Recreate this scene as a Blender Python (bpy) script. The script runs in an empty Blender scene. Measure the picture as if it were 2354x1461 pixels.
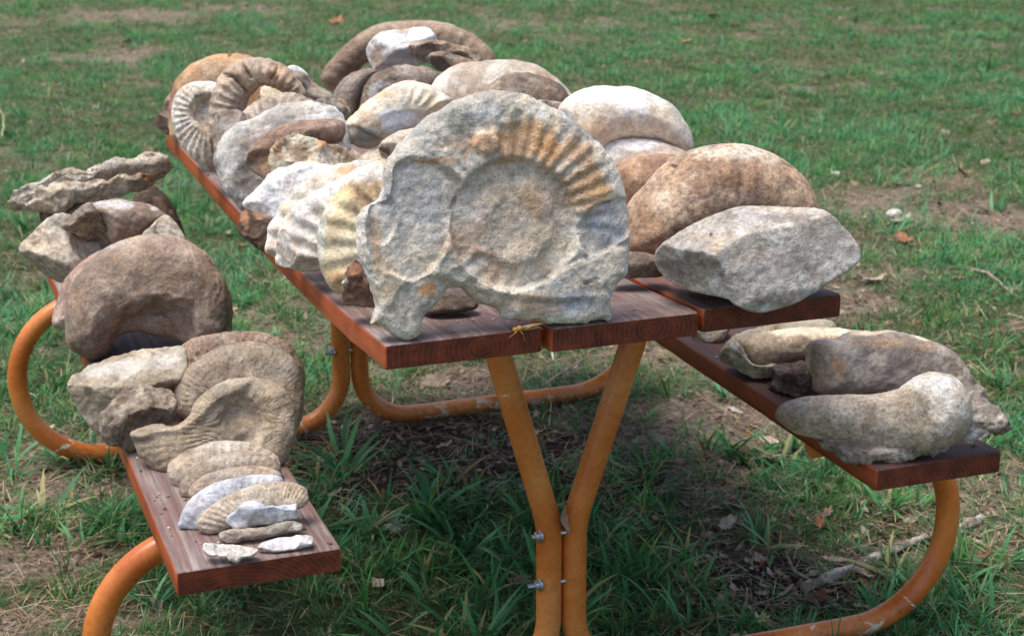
import bpy, math, random
import numpy as np
from mathutils import Vector, Matrix, Euler

random.seed(7)
RNG = np.random.default_rng(7)
SC = bpy.context.scene
COL = SC.collection

# ------------------------------------------------------------------ camera
W_PH, H_PH = 2354.0, 1461.0
CAM = np.array([-0.98204, -2.18643, 1.48288])
YAW, PIT, ROLL, FPX = 0.353438, 0.296840, -0.0011457, 3947.93
FWD = np.array([math.sin(YAW)*math.cos(PIT), math.cos(YAW)*math.cos(PIT), -math.sin(PIT)])
_r = np.array([math.cos(YAW), -math.sin(YAW), 0.0])
_u = np.cross(_r, FWD)
RGT = _r*math.cos(ROLL) + _u*math.sin(ROLL)
UPV = -_r*math.sin(ROLL) + _u*math.cos(ROLL)

cd = bpy.data.cameras.new('camera')
cam = bpy.data.objects.new('camera', cd)
COL.objects.link(cam)
cam.matrix_world = Matrix(((RGT[0], UPV[0], -FWD[0], CAM[0]),
                           (RGT[1], UPV[1], -FWD[1], CAM[1]),
                           (RGT[2], UPV[2], -FWD[2], CAM[2]), (0, 0, 0, 1)))
cd.sensor_width = 36.0
cd.sensor_fit = 'HORIZONTAL'
cd.lens = FPX/W_PH*36.0
cd.clip_start = 0.05
cd.clip_end = 400.0
cd.dof.use_dof = True
cd.dof.focus_distance = 2.55
cd.dof.aperture_fstop = 10.0
SC.camera = cam
SC.render.resolution_x, SC.render.resolution_y = 1024, 635

# ------------------------------------------------------------------ light
SUN_EL, SUN_AZ = math.radians(73), math.radians(-84)      # azimuth measured from +y towards +x
world = bpy.data.worlds.new('World')
SC.world = world
world.use_nodes = True
wn = world.node_tree
wn.nodes.clear()
sky = wn.nodes.new('ShaderNodeTexSky')
sky.sky_type = 'NISHITA'
sky.sun_disc = False
sky.sun_elevation = SUN_EL
sky.sun_rotation = SUN_AZ
sky.air_density = 1.0
sky.dust_density = 4.0
sky.ozone_density = 0.6
bg = wn.nodes.new('ShaderNodeBackground')
bg.inputs['Strength'].default_value = 0.14
wo = wn.nodes.new('ShaderNodeOutputWorld')
wn.links.new(sky.outputs[0], bg.inputs[0])
wn.links.new(bg.outputs[0], wo.inputs[0])
sd = bpy.data.lights.new('sun', 'SUN')
sd.energy = 1.75
sd.angle = math.radians(34)
sd.color = (1.0, 0.965, 0.90)
sun = bpy.data.objects.new('sun', sd)
COL.objects.link(sun)
sdir = Vector((math.sin(SUN_AZ)*math.cos(SUN_EL), math.cos(SUN_AZ)*math.cos(SUN_EL), math.sin(SUN_EL)))
sun.rotation_euler = sdir.to_track_quat('Z', 'Y').to_euler()
sun.location = (0, 0, 6)
vs = SC.view_settings
vs.view_transform = 'Standard'
vs.look = 'None'
vs.gamma = 1.0
vs.use_curve_mapping = False
vs.exposure = 0.60
SC.cycles.max_bounces = 6
SC.cycles.use_denoising = True

# ------------------------------------------------------------------ maths helpers
def ray(px, py):
    d = FWD + RGT*((px - W_PH/2)/FPX) - UPV*((py - H_PH/2)/FPX)
    return d
def on_y(px, py, y):
    d = ray(px, py); return CAM + d*((y - CAM[1])/d[1])
def on_z(px, py, z):
    d = ray(px, py); return CAM + d*((z - CAM[2])/d[2])
def on_plane(px, py, P, n):
    d = ray(px, py); return CAM + d*(np.dot(P - CAM, n)/np.dot(d, n))

def lin(c):
    c = np.asarray(c, float)/255.0
    return np.where(c <= 0.04045, c/12.92, ((c + 0.055)/1.055)**2.4)

_T = np.random.default_rng(3).random((64, 64, 64))
def vnoise(P, seed=0):
    P = np.asarray(P, float) + seed*17.31
    i = np.floor(P).astype(int); f = P - i
    f = f*f*f*(f*(f*6 - 15) + 10)
    i0 = i & 63; i1 = (i + 1) & 63
    x0, y0, z0 = i0[..., 0], i0[..., 1], i0[..., 2]
    x1, y1, z1 = i1[..., 0], i1[..., 1], i1[..., 2]
    fx, fy, fz = f[..., 0], f[..., 1], f[..., 2]
    a = _T[x0, y0, z0]*(1-fx) + _T[x1, y0, z0]*fx
    b = _T[x0, y1, z0]*(1-fx) + _T[x1, y1, z0]*fx
    c = _T[x0, y0, z1]*(1-fx) + _T[x1, y0, z1]*fx
    d = _T[x0, y1, z1]*(1-fx) + _T[x1, y1, z1]*fx
    return ((a*(1-fy) + b*fy)*(1-fz) + (c*(1-fy) + d*fy)*fz)*2 - 1
def fbm(P, sc, oct=4, seed=0, gain=0.5):
    P = np.asarray(P, float)/sc
    # rotate octaves so that the lattice never shows
    R = np.array([[0.36, 0.48, -0.8], [-0.8, 0.60, 0.0], [0.48, 0.64, 0.60]])
    s = 0; a = 1; t = 0
    for k in range(oct):
        s = s + a*vnoise(P, seed + k*3.7); t += a
        P = (P @ R.T)*2.03; a *= gain
    return s/t
def sstep(a, b, x):
    t = np.clip((x - a)/(b - a), 0, 1); return t*t*(3 - 2*t)

def seg_sdf(U, V, poly):
    """signed distance to a closed polygon, positive inside"""
    A = np.asarray(poly); B = np.roll(A, -1, 0)
    best = np.full(U.shape, 1e9); inside = np.zeros(U.shape, bool)
    for (ax, ay), (bx, by) in zip(A, B):
        ex, ey = bx-ax, by-ay
        L2 = ex*ex + ey*ey + 1e-15
        t = np.clip(((U-ax)*ex + (V-ay)*ey)/L2, 0, 1)
        dx, dy = U-ax-t*ex, V-ay-t*ey
        best = np.minimum(best, dx*dx + dy*dy)
        if abs(by-ay) > 1e-12:
            c = ((ay > V) != (by > V)) & (U < (bx-ax)*(V-ay)/(by-ay) + ax)
            inside ^= c
    d = np.sqrt(best)
    return np.where(inside, d, -d)

def smooth_poly(P, n=5):
    P = np.asarray(P, float); out = []
    N = len(P)
    for i in range(N):
        p0, p1, p2, p3 = P[i-1], P[i], P[(i+1) % N], P[(i+2) % N]
        for k in range(n):
            t = k/n
            out.append(0.5*((2*p1) + (-p0+p2)*t + (2*p0-5*p1+4*p2-p3)*t*t + (-p0+3*p1-3*p2+p3)*t**3))
    return np.array(out)

def surface_nets(f, org, h):
    s = f > 0
    nx, ny, nz = f.shape
    c = np.zeros((nx-1, ny-1, nz-1), np.int8)
    for dx in (0, 1):
        for dy in (0, 1):
            for dz in (0, 1):
                c += s[dx:nx-1+dx, dy:ny-1+dy, dz:nz-1+dz]
    act = (c > 0) & (c < 8)
    idx = -np.ones(act.shape, int)
    I = np.argwhere(act)
    idx[act] = np.arange(len(I))
    acc = np.zeros((len(I), 3)); cnt = np.zeros(len(I))
    corners = [(dx, dy, dz) for dx in (0, 1) for dy in (0, 1) for dz in (0, 1)]
    val = {k: f[I[:, 0]+k[0], I[:, 1]+k[1], I[:, 2]+k[2]] for k in corners}
    for k in corners:
        for ax in range(3):
            if k[ax] == 0:
                k2 = list(k); k2[ax] = 1; k2 = tuple(k2)
                a, b = val[k], val[k2]
                m = (a > 0) != (b > 0)
                t = np.where(m, a/np.where(m, a-b, 1), 0)
                p = np.zeros((len(I), 3)) + np.array(k, float)
                p[:, ax] += t
                acc[m] += p[m]; cnt[m] += 1
    V = (I + acc/cnt[:, None])*h + org
    F = []
    for ax in range(3):
        a1, a2 = (ax+1) % 3, (ax+2) % 3
        sl0 = [slice(None)]*3; sl1 = [slice(None)]*3
        sl0[ax] = slice(0, -1); sl1[ax] = slice(1, None)
        A, B = s[tuple(sl0)], s[tuple(sl1)]
        E = np.argwhere(A != B)
        ok = (E[:, a1] > 0) & (E[:, a2] > 0) & (E[:, a1] < f.shape[a1]-1) & (E[:, a2] < f.shape[a2]-1)
        E = E[ok]
        def cell(o1, o2):
            Q = E.copy(); Q[:, a1] += o1; Q[:, a2] += o2
            return idx[Q[:, 0], Q[:, 1], Q[:, 2]]
        q = np.stack([cell(-1, -1), cell(0, -1), cell(0, 0), cell(-1, 0)], 1)
        fl = A[E[:, 0], E[:, 1], E[:, 2]]
        q[~fl] = q[~fl][:, ::-1]
        F.append(q)
    return V, np.concatenate(F)

def mesh_np(name, V, F):
    """F: (n,k) array or list of lists"""
    me = bpy.data.meshes.new(name)
    if isinstance(F, np.ndarray):
        n, k = F.shape
        me.vertices.add(len(V)); me.vertices.foreach_set('co', np.asarray(V, np.float32).ravel())
        me.loops.add(n*k); me.loops.foreach_set('vertex_index', F.astype(np.int32).ravel())
        me.polygons.add(n)
        me.polygons.foreach_set('loop_start', np.arange(0, n*k, k, dtype=np.int32))
        me.polygons.foreach_set('loop_total', np.full(n, k, np.int32))
    else:
        me.from_pydata([tuple(v) for v in V], [], F)
    me.update(calc_edges=True); me.validate()
    return me
def shade(me, smooth=True):
    me.polygons.foreach_set('use_smooth', [smooth]*len(me.polygons))
def set_col(me, rgb, name='Col'):
    a = me.color_attributes.new(name, 'FLOAT_COLOR', 'POINT')
    a.data.foreach_set('color', np.concatenate([rgb, np.ones((len(rgb), 1))], 1).astype(np.float32).ravel())
def obj(name, me, mat=None, parent=None, loc=(0, 0, 0), rot=None):
    o = bpy.data.objects.new(name, me)
    COL.objects.link(o)
    if mat is not None and me is not None and len(me.materials) == 0: me.materials.append(mat)
    o.location = loc
    if rot is not None: o.rotation_euler = rot
    if parent is not None: o.parent = parent
    return o
def tag(o, label=None, cat=None, group=None, kind=None):
    if label: o['label'] = label
    if cat: o['category'] = cat
    if group: o['group'] = group
    if kind: o['kind'] = kind
    return o

# ------------------------------------------------------------------ materials
class NT:
    def __init__(s, name):
        s.m = bpy.data.materials.new(name); s.m.use_nodes = True
        s.t = s.m.node_tree; s.t.nodes.clear()
        s.out = s.n('ShaderNodeOutputMaterial')
        s.b = s.n('ShaderNodeBsdfPrincipled')
        s.l(s.b.outputs[0], s.out.inputs['Surface'])
    def n(s, t, **k):
        x = s.t.nodes.new(t)
        for a, b in k.items(): setattr(x, a, b)
        return x
    def l(s, a, b): s.t.links.new(a, b)
    def noise(s, vec, scale, detail=4, rough=0.55, dist=0.0):
        x = s.n('ShaderNodeTexNoise'); x.inputs['Scale'].default_value = scale
        x.inputs['Detail'].default_value = detail; x.inputs['Roughness'].default_value = rough
        x.inputs['Distortion'].default_value = dist
        s.l(vec, x.inputs['Vector']); return x.outputs[0]
    def ramp(s, fac, stops, interp='LINEAR'):
        x = s.n('ShaderNodeValToRGB'); x.color_ramp.interpolation = interp
        el = x.color_ramp.elements
        while len(el) < len(stops): el.new(0.5)
        for e, (p, c) in zip(el, stops):
            e.position = p
            e.color = (*c, 1) if len(c) == 3 else c
        s.l(fac, x.inputs[0]); return x.outputs[0]
    def mix(s, fac, a, b, mode='MIX'):
        x = s.n('ShaderNodeMix', data_type='RGBA', blend_type=mode)
        if isinstance(fac, (int, float)): x.inputs[0].default_value = fac
        else: s.l(fac, x.inputs[0])
        for v, k in ((a, 6), (b, 7)):
            if isinstance(v, (tuple, list, np.ndarray)): x.inputs[k].default_value = (*v[:3], 1)
            else: s.l(v, x.inputs[k])
        return x.outputs[2]
    def math(s, op, a, b=None, c=None):
        x = s.n('ShaderNodeMath', operation=op)
        for k, v in enumerate((a, b, c)):
            if v is None: continue
            if isinstance(v, (int, float)): x.inputs[k].default_value = v
            else: s.l(v, x.inputs[k])
        return x.outputs[0]
    def bump(s, h, strength=0.5, dist=0.01, normal=None):
        x = s.n('ShaderNodeBump'); x.inputs['Strength'].default_value = strength
        x.inputs['Distance'].default_value = dist
        s.l(h, x.inputs['Height'])
        if normal is not None: s.l(normal, x.inputs['Normal'])
        return x.outputs[0]
def g3(v): return (v, v, v)

def stone_material(name, speck=1.0, bumpy=1.0, grain=1.0):
    t = NT(name)
    tc0 = t.n('ShaderNodeTexCoord').outputs['Object']
    oi = t.n('ShaderNodeObjectInfo').outputs['Random']
    oi2 = t.math('FRACT', t.math('MULTIPLY', oi, 17.3))
    vm = t.n('ShaderNodeVectorMath', operation='SCALE'); t.l(tc0, vm.inputs[0]); t.l(t.math('MULTIPLY_ADD', oi, 0.8, 0.65), vm.inputs['Scale'])
    va = t.n('ShaderNodeVectorMath', operation='ADD'); t.l(vm.outputs[0], va.inputs[0])
    vc = t.n('ShaderNodeCombineXYZ'); t.l(t.math('MULTIPLY', oi2, 9.0), vc.inputs[0]); t.l(t.math('MULTIPLY', oi, 5.0), vc.inputs[2]); t.l(vc.outputs[0], va.inputs[1])
    tc = va.outputs[0]
    gvar = t.math('MULTIPLY_ADD', oi2, 0.75, 0.4)
    at = t.n('ShaderNodeAttribute', attribute_name='Col').outputs['Color']
    n1 = t.noise(tc, 26, 6, 0.65)
    n2 = t.noise(tc, 140, 6, 0.7)
    n3 = t.noise(tc, 520, 4, 0.7)
    m1 = t.ramp(n1, [(0.34, g3(0.66)), (0.5, g3(1.0)), (0.66, g3(1.28))])
    m2 = t.ramp(n2, [(0.36, g3(0.55)), (0.5, g3(1.0)), (0.64, g3(1.38))])
    m3 = t.ramp(n3, [(0.34, g3(0.55)), (0.5, g3(1.0)), (0.66, g3(1.42))])
    c = t.mix(grain*0.8, at, m1, 'MULTIPLY')
    c = t.mix(t.math('MULTIPLY', gvar, grain), c, m2, 'MULTIPLY')
    c = t.mix(t.math('MULTIPLY', t.math('SUBTRACT', 1.45, gvar), grain*0.8), c, m3, 'MULTIPLY')
    # warm and cool tints wandering over the surface
    n4 = t.noise(tc, 17, 5, 0.6, 0.6)
    tint = t.ramp(n4, [(0.33, (0.94, 0.99, 1.06)), (0.5, (1, 1, 1)), (0.68, (1.08, 0.99, 0.88))])
    c = t.mix(0.8, c, tint, 'MULTIPLY')
    # pale lichen flecks and dark grains
    fl = t.ramp(t.noise(tc, 230, 5, 0.75), [(0.63, g3(0)), (0.70, g3(1))])
    c = t.mix(t.math('MULTIPLY', fl, 0.40*speck), c, tuple(lin((226, 218, 204))))
    v = t.n('ShaderNodeTexVoronoi'); v.inputs['Scale'].default_value = 150; t.l(tc, v.inputs['Vector'])
    dk = t.ramp(v.outputs['Distance'], [(0.05, g3(1)), (0.16, g3(0))])
    gate = t.ramp(t.noise(tc, 33, 3), [(0.52, g3(0)), (0.62, g3(1))])
    dd = t.math('MULTIPLY', t.math('MULTIPLY', dk, gate), 0.65*speck)
    c = t.mix(dd, c, tuple(lin((58, 50, 44))))
    pale = t.ramp(t.noise(tc, 12, 7, 0.72, 0.5), [(0.50, g3(0)), (0.66, g3(1))])
    lum = t.mix(1.0, c, g3(1.0), 'SATURATION') if False else c
    hs = t.n('ShaderNodeHueSaturation'); hs.inputs['Saturation'].default_value = 0.62; hs.inputs['Value'].default_value = 1.25; t.l(c, hs.inputs['Color'])
    c = t.mix(t.math('MULTIPLY', pale, 0.62), c, hs.outputs[0])
    hz = t.n('ShaderNodeHueSaturation'); hz.inputs['Saturation'].default_value = 0.90; hz.inputs['Value'].default_value = 1.07; t.l(c, hz.inputs['Color']); c = hz.outputs[0]
    t.l(c, t.b.inputs['Base Color'])
    t.b.inputs['Roughness'].default_value = 0.88
    t.b.inputs['Specular IOR Level'].default_value = 0.25
    b1 = t.bump(n3, 0.5*bumpy, 0.0016)
    b2 = t.bump(n2, 0.6*bumpy, 0.004, b1)
    b3 = t.bump(t.noise(tc, 60, 6, 0.7, 0.4), 0.5*bumpy, 0.008, b2)
    t.l(b3, t.b.inputs['Normal'])
    return t.m
M_SMOOTH = stone_material('weathered_fossil_stone', 0.9, 1.15, 0.85)
M_ROUGH = stone_material('rough_broken_stone', 1.0, 1.5, 0.85)
M_CLEAN = stone_material('pale_clean_stone', 0.45, 0.8, 0.75)

def wood_material():
    t = NT('stained_redwood')
    tc = t.n('ShaderNodeTexCoord').outputs['Object']
    sx = t.n('ShaderNodeSeparateXYZ'); t.l(tc, sx.inputs[0])
    oi = t.n('ShaderNodeObjectInfo').outputs['Random']
    # stretched coordinates (the grain runs along local y)
    mp = t.n('ShaderNodeMapping'); mp.inputs['Scale'].default_value = (1, 0.035, 1); t.l(tc, mp.inputs[0])
    off = t.n('ShaderNodeVectorMath', operation='ADD'); t.l(mp.outputs[0], off.inputs[0])
    cmb = t.n('ShaderNodeCombineXYZ'); t.l(t.math('MULTIPLY', oi, 7.3), cmb.inputs[1]); t.l(cmb.outputs[0], off.inputs[1])
    gv = off.outputs[0]
    # growth rings centred low in the board
    cx = t.math('SUBTRACT', sx.outputs[0], t.math('MULTIPLY', t.math('SUBTRACT', oi, 0.5), 0.10))
    cz = t.math('ADD', sx.outputs[2], t.math('MULTIPLY_ADD', t.math('FRACT', t.math('MULTIPLY', oi, 5.7)), 0.10, 0.004))
    wob = t.noise(gv, 9, 3, 0.5)
    r = t.math('SQRT', t.math('ADD', t.math('MULTIPLY', cx, cx), t.math('MULTIPLY', t.math('MULTIPLY', cz, cz), 1.6)))
    r = t.math('ADD', r, t.math('MULTIPLY', wob, 0.022))
    ring = t.math('SINE', t.math('ADD', t.math('MULTIPLY', r, 800), t.math('MULTIPLY', t.noise(tc, 30, 3), 5.0)))
    ringc = t.ramp(t.math('MULTIPLY_ADD', ring, 0.5, 0.5), [(0.0, g3(0)), (0.72, g3(0.12)), (0.95, g3(1))])
    n1 = t.noise(gv, 46, 6, 0.55)
    n2 = t.noise(gv, 300, 4, 0.6)
    base = t.ramp(n1, [(0.3, tuple(lin((70, 32, 24)))), (0.5, tuple(lin((96, 44, 30)))), (0.7, tuple(lin((122, 58, 38))))])
    base = t.mix(t.math('MULTIPLY', ringc, 0.22), base, tuple(lin((160, 78, 42))))
    base = t.mix(0.5, base, t.ramp(n2, [(0.3, g3(0.7)), (0.7, g3(1.3))]), 'MULTIPLY')
    # sides are mixed towards a brighter orange, sawn ends stay darker
    ge = t.n('ShaderNodeNewGeometry')
    vt = t.n('ShaderNodeVectorTransform', vector_type='NORMAL', convert_from='WORLD', convert_to='OBJECT')
    t.l(ge.outputs['True Normal'], vt.inputs[0])
    ns = t.n('ShaderNodeSeparateXYZ'); t.l(vt.outputs[0], ns.inputs[0])
    side = t.ramp(t.math('ABSOLUTE', ns.outputs[0]), [(0.5, g3(0)), (0.8, g3(1))])
    orange = t.ramp(n1, [(0.3, tuple(lin((140, 62, 28)))), (0.5, tuple(lin((172, 84, 42)))), (0.72, tuple(lin((190, 104, 58))))])
    blot = t.noise(tc, 14, 5, 0.6)
    orange = t.mix(t.ramp(blot, [(0.5, g3(0)), (0.68, g3(0.6))]), orange, tuple(lin((112, 46, 24))))
    at = t.n('ShaderNodeAttribute', attribute_name='SideOrange').outputs['Fac']
    base = t.mix(t.math('MULTIPLY', side, at), base, orange)
    # grey weathering where the top has lost its stain
    up = t.ramp(ns.outputs[2], [(0.55, g3(0)), (0.9, g3(1))])
    w1 = t.noise(gv, 22, 6, 0.65)
    w2 = t.noise(gv, 95, 6, 0.7)
    wsum = t.math('ADD', t.math('MULTIPLY', w1, 0.65), t.math('MULTIPLY', w2, 0.35))
    wear = t.ramp(wsum, [(0.30, g3(0.1)), (0.44, g3(0.8)), (0.56, g3(1))])
    grey = t.ramp(w2, [(0.3, tuple(lin((98, 88, 86)))), (0.5, tuple(lin((130, 120, 116)))), (0.72, tuple(lin((178, 170, 166))))])
    gy = t.n('ShaderNodeAttribute', attribute_name='Grey').outputs['Fac']
    grey = t.mix(gy, t.ramp(w2, [(0.3, tuple(lin((52, 40, 40)))), (0.7, tuple(lin((96, 80, 78))))]), grey)
    spot = t.ramp(t.noise(tc, 9, 5, 0.6, 0.5), [(0.34, g3(0.55)), (0.56, g3(1))])
    wf = t.math('MULTIPLY', t.math('MULTIPLY', t.math('MULTIPLY', up, wear), 0.9), spot)
    base = t.mix(wf, base, grey)
    worn = t.ramp(t.noise(tc, 75, 5, 0.7), [(0.62, g3(0)), (0.72, g3(1))])
    base = t.mix(t.math('MULTIPLY', worn, 0.25), base, tuple(lin((60, 34, 30))))
    t.l(base, t.b.inputs['Base Color'])
    t.l(t.math('MULTIPLY_ADD', wf, 0.25, 0.5), t.b.inputs['Roughness'])
    t.b.inputs['Specular IOR Level'].default_value = 0.4
    b1 = t.bump(n2, 0.5, 0.0012)
    b2 = t.bump(n1, 0.4, 0.003, b1)
    t.l(b2, t.b.inputs['Normal'])
    return t.m
M_WOOD = wood_material()

def paint_material():
    t = NT('orange_tube_paint')
    tc = t.n('ShaderNodeTexCoord').outputs['Object']
    sx = t.n('ShaderNodeSeparateXYZ'); t.l(tc, sx.inputs[0])
    n1 = t.noise(tc, 7, 5, 0.6); n2 = t.noise(tc, 90, 6, 0.7)
    base = t.ramp(n1, [(0.32, tuple(lin((186, 98, 40)))), (0.5, tuple(lin((208, 122, 54)))), (0.68, tuple(lin((222, 144, 78))))])
    base = t.mix(0.35, base, t.ramp(n2, [(0.35, g3(0.75)), (0.65, g3(1.2))]), 'MULTIPLY')
    rust = t.ramp(t.noise(tc, 34, 6, 0.72), [(0.60, g3(0)), (0.70, g3(1))])
    base = t.mix(t.math('MULTIPLY', rust, 0.35), base, tuple(lin((132, 54, 24))))
    # chipped paint showing primer, mostly low on the tubes
    low = t.ramp(sx.outputs[2], [(0.03, g3(0.22)), (0.13, g3(0.0))])
    ch = t.math('ADD', t.noise(tc, 19, 7, 0.7, 0.8), t.math('MULTIPLY', low, 0.7))
    chips = t.ramp(ch, [(0.70, g3(0)), (0.715, g3(1))])
    base = t.mix(chips, base, tuple(lin((226, 212, 190))))
    sc = t.ramp(t.noise(tc, 160, 3, 0.6), [(0.70, g3(0)), (0.74, g3(1))])
    base = t.mix(t.math('MULTIPLY', sc, 0.7), base, tuple(lin((240, 176, 96))))
    mpz = t.n('ShaderNodeMapping'); mpz.inputs['Scale'].default_value = (1, 1, .22); t.l(tc, mpz.inputs[0])
    scr = t.ramp(t.noise(mpz.outputs[0], 120, 5, 0.7), [(0.66, g3(0)), (0.72, g3(1))])
    scg = t.ramp(t.noise(tc, 11, 4, 0.6), [(0.48, g3(0)), (0.6, g3(1))])
    base = t.mix(t.math('MULTIPLY', t.math('MULTIPLY', scr, scg), 0.75), base, tuple(lin((244, 190, 120))))
    mud = t.ramp(t.math('ADD', sx.outputs[2], t.math('MULTIPLY_ADD', n2, 0.05, -0.025)), [(0.012, g3(0.75)), (0.045, g3(0))])
    base = t.mix(mud, base, tuple(lin((104, 74, 52))))
    dust = t.ramp(t.noise(tc, 300, 5, 0.8), [(0.55, g3(0)), (0.75, g3(1))])
    base = t.mix(t.math('MULTIPLY', dust, 0.25), base, tuple(lin((206, 160, 120))))
    t.l(base, t.b.inputs['Base Color'])
    t.l(t.math('MULTIPLY_ADD', n2, 0.35, 0.12), t.b.inputs['Roughness'])
    t.b.inputs['Specular IOR Level'].default_value = 0.5
    t.l(t.bump(n2, 0.25, 0.0012), t.b.inputs['Normal'])
    return t.m
M_PAINT = paint_material()

def plain(name, c, rough=0.6, metal=0.0, var=0.3, scale=80):
    t = NT(name)
    tc = t.n('ShaderNodeTexCoord').outputs['Object']
    n = t.noise(tc, scale, 5, 0.65)
    c0 = lin(c)
    base = t.ramp(n, [(0.3, tuple(c0*(1-var))), (0.7, tuple(np.minimum(c0*(1+var), 0.95)))])
    t.l(base, t.b.inputs['Base Color'])
    t.b.inputs['Roughness'].default_value = rough
    t.b.inputs['Metallic'].default_value = metal
    t.l(t.bump(n, 0.3, 0.002), t.b.inputs['Normal'])
    return t.m
M_ZINC = plain('zinc_plated_steel', (190, 196, 206), 0.28, 0.9, 0.15)

def leafy(name, thin=True):
    """double sided blade material that reads its colour from the mesh"""
    t = NT(name)
    at = t.n('ShaderNodeAttribute', attribute_name='Col').outputs['Color']
    oi = t.n('ShaderNodeAttribute', attribute_type='INSTANCER', attribute_name='tint').outputs['Fac']
    hsv = t.n('ShaderNodeHueSaturation')
    t.l(t.math('MULTIPLY_ADD', oi, 0.045, 0.466), hsv.inputs['Hue'])
    t.l(t.math('MULTIPLY_ADD', oi, 0.55, 0.80), hsv.inputs['Value'])
    hsv.inputs['Saturation'].default_value = 1.0
    t.l(at, hsv.inputs['Color'])
    t.l(hsv.outputs[0], t.b.inputs['Base Color'])
    t.b.inputs['Roughness'].default_value = 0.5
    t.b.inputs['Specular IOR Level'].default_value = 0.35
    tr = t.n('ShaderNodeBsdfTranslucent'); t.l(hsv.outputs[0], tr.inputs[0])
    mx = t.n('ShaderNodeMixShader'); mx.inputs[0].default_value = 0.3
    t.l(t.b.outputs[0], mx.inputs[1]); t.l(tr.outputs[0], mx.inputs[2])
    t.l(mx.outputs[0], t.out.inputs['Surface'])
    return t.m
M_GRASS = leafy('grass_blade')
def leaf_material():
    t = NT('fallen_leaf')
    at = t.n('ShaderNodeAttribute', attribute_name='Col').outputs['Color']
    tc = t.n('ShaderNodeTexCoord').outputs['Object']
    n = t.noise(tc, 90, 5, 0.7)
    c = t.mix(0.8, at, t.ramp(n, [(0.3, g3(0.6)), (0.7, g3(1.3))]), 'MULTIPLY')
    t.l(c, t.b.inputs['Base Color']); t.b.inputs['Roughness'].default_value = 0.7
    t.l(t.bump(n, 0.4, 0.002), t.b.inputs['Normal'])
    return t.m
M_LEAF = leaf_material()

# ------------------------------------------------------------------ ground
def ground_height(x, y):
    P = np.stack([x, y, np.zeros_like(x)], -1)
    h = 0.020*fbm(P, 0.9, 3, 5) + 0.010*fbm(P, 0.16, 4, 9)
    # worn hollow under the table
    h = h - 0.018*np.exp(-((x-0.05)/0.5)**2 - ((y-0.9)/0.8)**2)
    return h
def bare_mask(x, y):
    """1 = bare soil or thatch, 0 = thick grass"""
    P = np.stack([x, y, np.zeros_like(x)+3.0], -1)
    n = fbm(P*np.array([1.0, 0.62, 1]), 0.24, 4, 21)
    n2 = fbm(P, 0.09, 3, 33)
    m = sstep(0.02, 0.40, n + 0.55*n2)
    def spot(cx, cy, rx, ry, s):
        d = ((x-cx)/rx)**2 + ((y-cy)/ry)**2
        return s*np.exp(-d*1.2)
    m = m*np.where(y > 3.5, .42, .66)
    far = 1.0
    for a in SPOTS: m = m + spot(*a)*(.55 if a[1] > 4.5 else .85)
    for a in LUSH: m = m - spot(*a)
    return np.clip(m, 0, 1)
def gp(px, py):
    p = on_z(px, py, 0.0); return p[0], p[1]
SPOTS = []; LUSH = []
for px, py, rx, ry, s in [(1020, 1050, .42, .30, 1.6), (1180, 1090, .25, .2, 1.0), (720, 1010, .2, .15, .6), (1760, 1330, .20, .16, 1.2), (1500, 1400, .1, .1, .4), (2130, 1280, .25, .14, .9), (2250, 1150, .2, .15, .8),
                          (330, 1130, .16, .10, 1.0), (80, 1290, .22, .10, .9), (310, 1420, .12, .06, .8), (60, 1420, .15, .06, .8),
                          (2060, 440, .75, .28, .62), (2200, 520, .5, .3, .55), (1700, 900, .3, .22, .55), (1980, 640, .3, .2, .7), (1600, 1000, .2, .15, .5),
                          (860, 900, .2, .12, .6), (200, 130, .6, .2, .9), (330, 40, 1.2, .5, .9), (560, 90, .8, .25, .5), (1300, 60, .5, .5, .7),
                          (1850, 190, .4, .2, .6), (60, 820, .15, .12, .35), (1280, 840, .3, .12, .7), (430, 760, .1, .06, .3)]:
    x, y = gp(px, py); SPOTS.append((x, y, rx, ry, s))
for px, py, rx, ry, s in [(130, 500, .9, .6, .9), (450, 600, .4, .5, .8), (1900, 300, 1.6, .9, .45), (150, 250, .9, .35, .7), (1500, 150, .9, .5, .5),
                          (650, 60, .9, .6, .2), (1450, 1290, .16, .2, .9), (700, 1180, .25, .2, .7), (800, 1420, .4, .12, .7), (1160, 1150, .2, .12, .5), (2250, 1400, .2, .1, .8)]:
    x, y = gp(px, py); LUSH.append((x, y, rx, ry, s))

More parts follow.
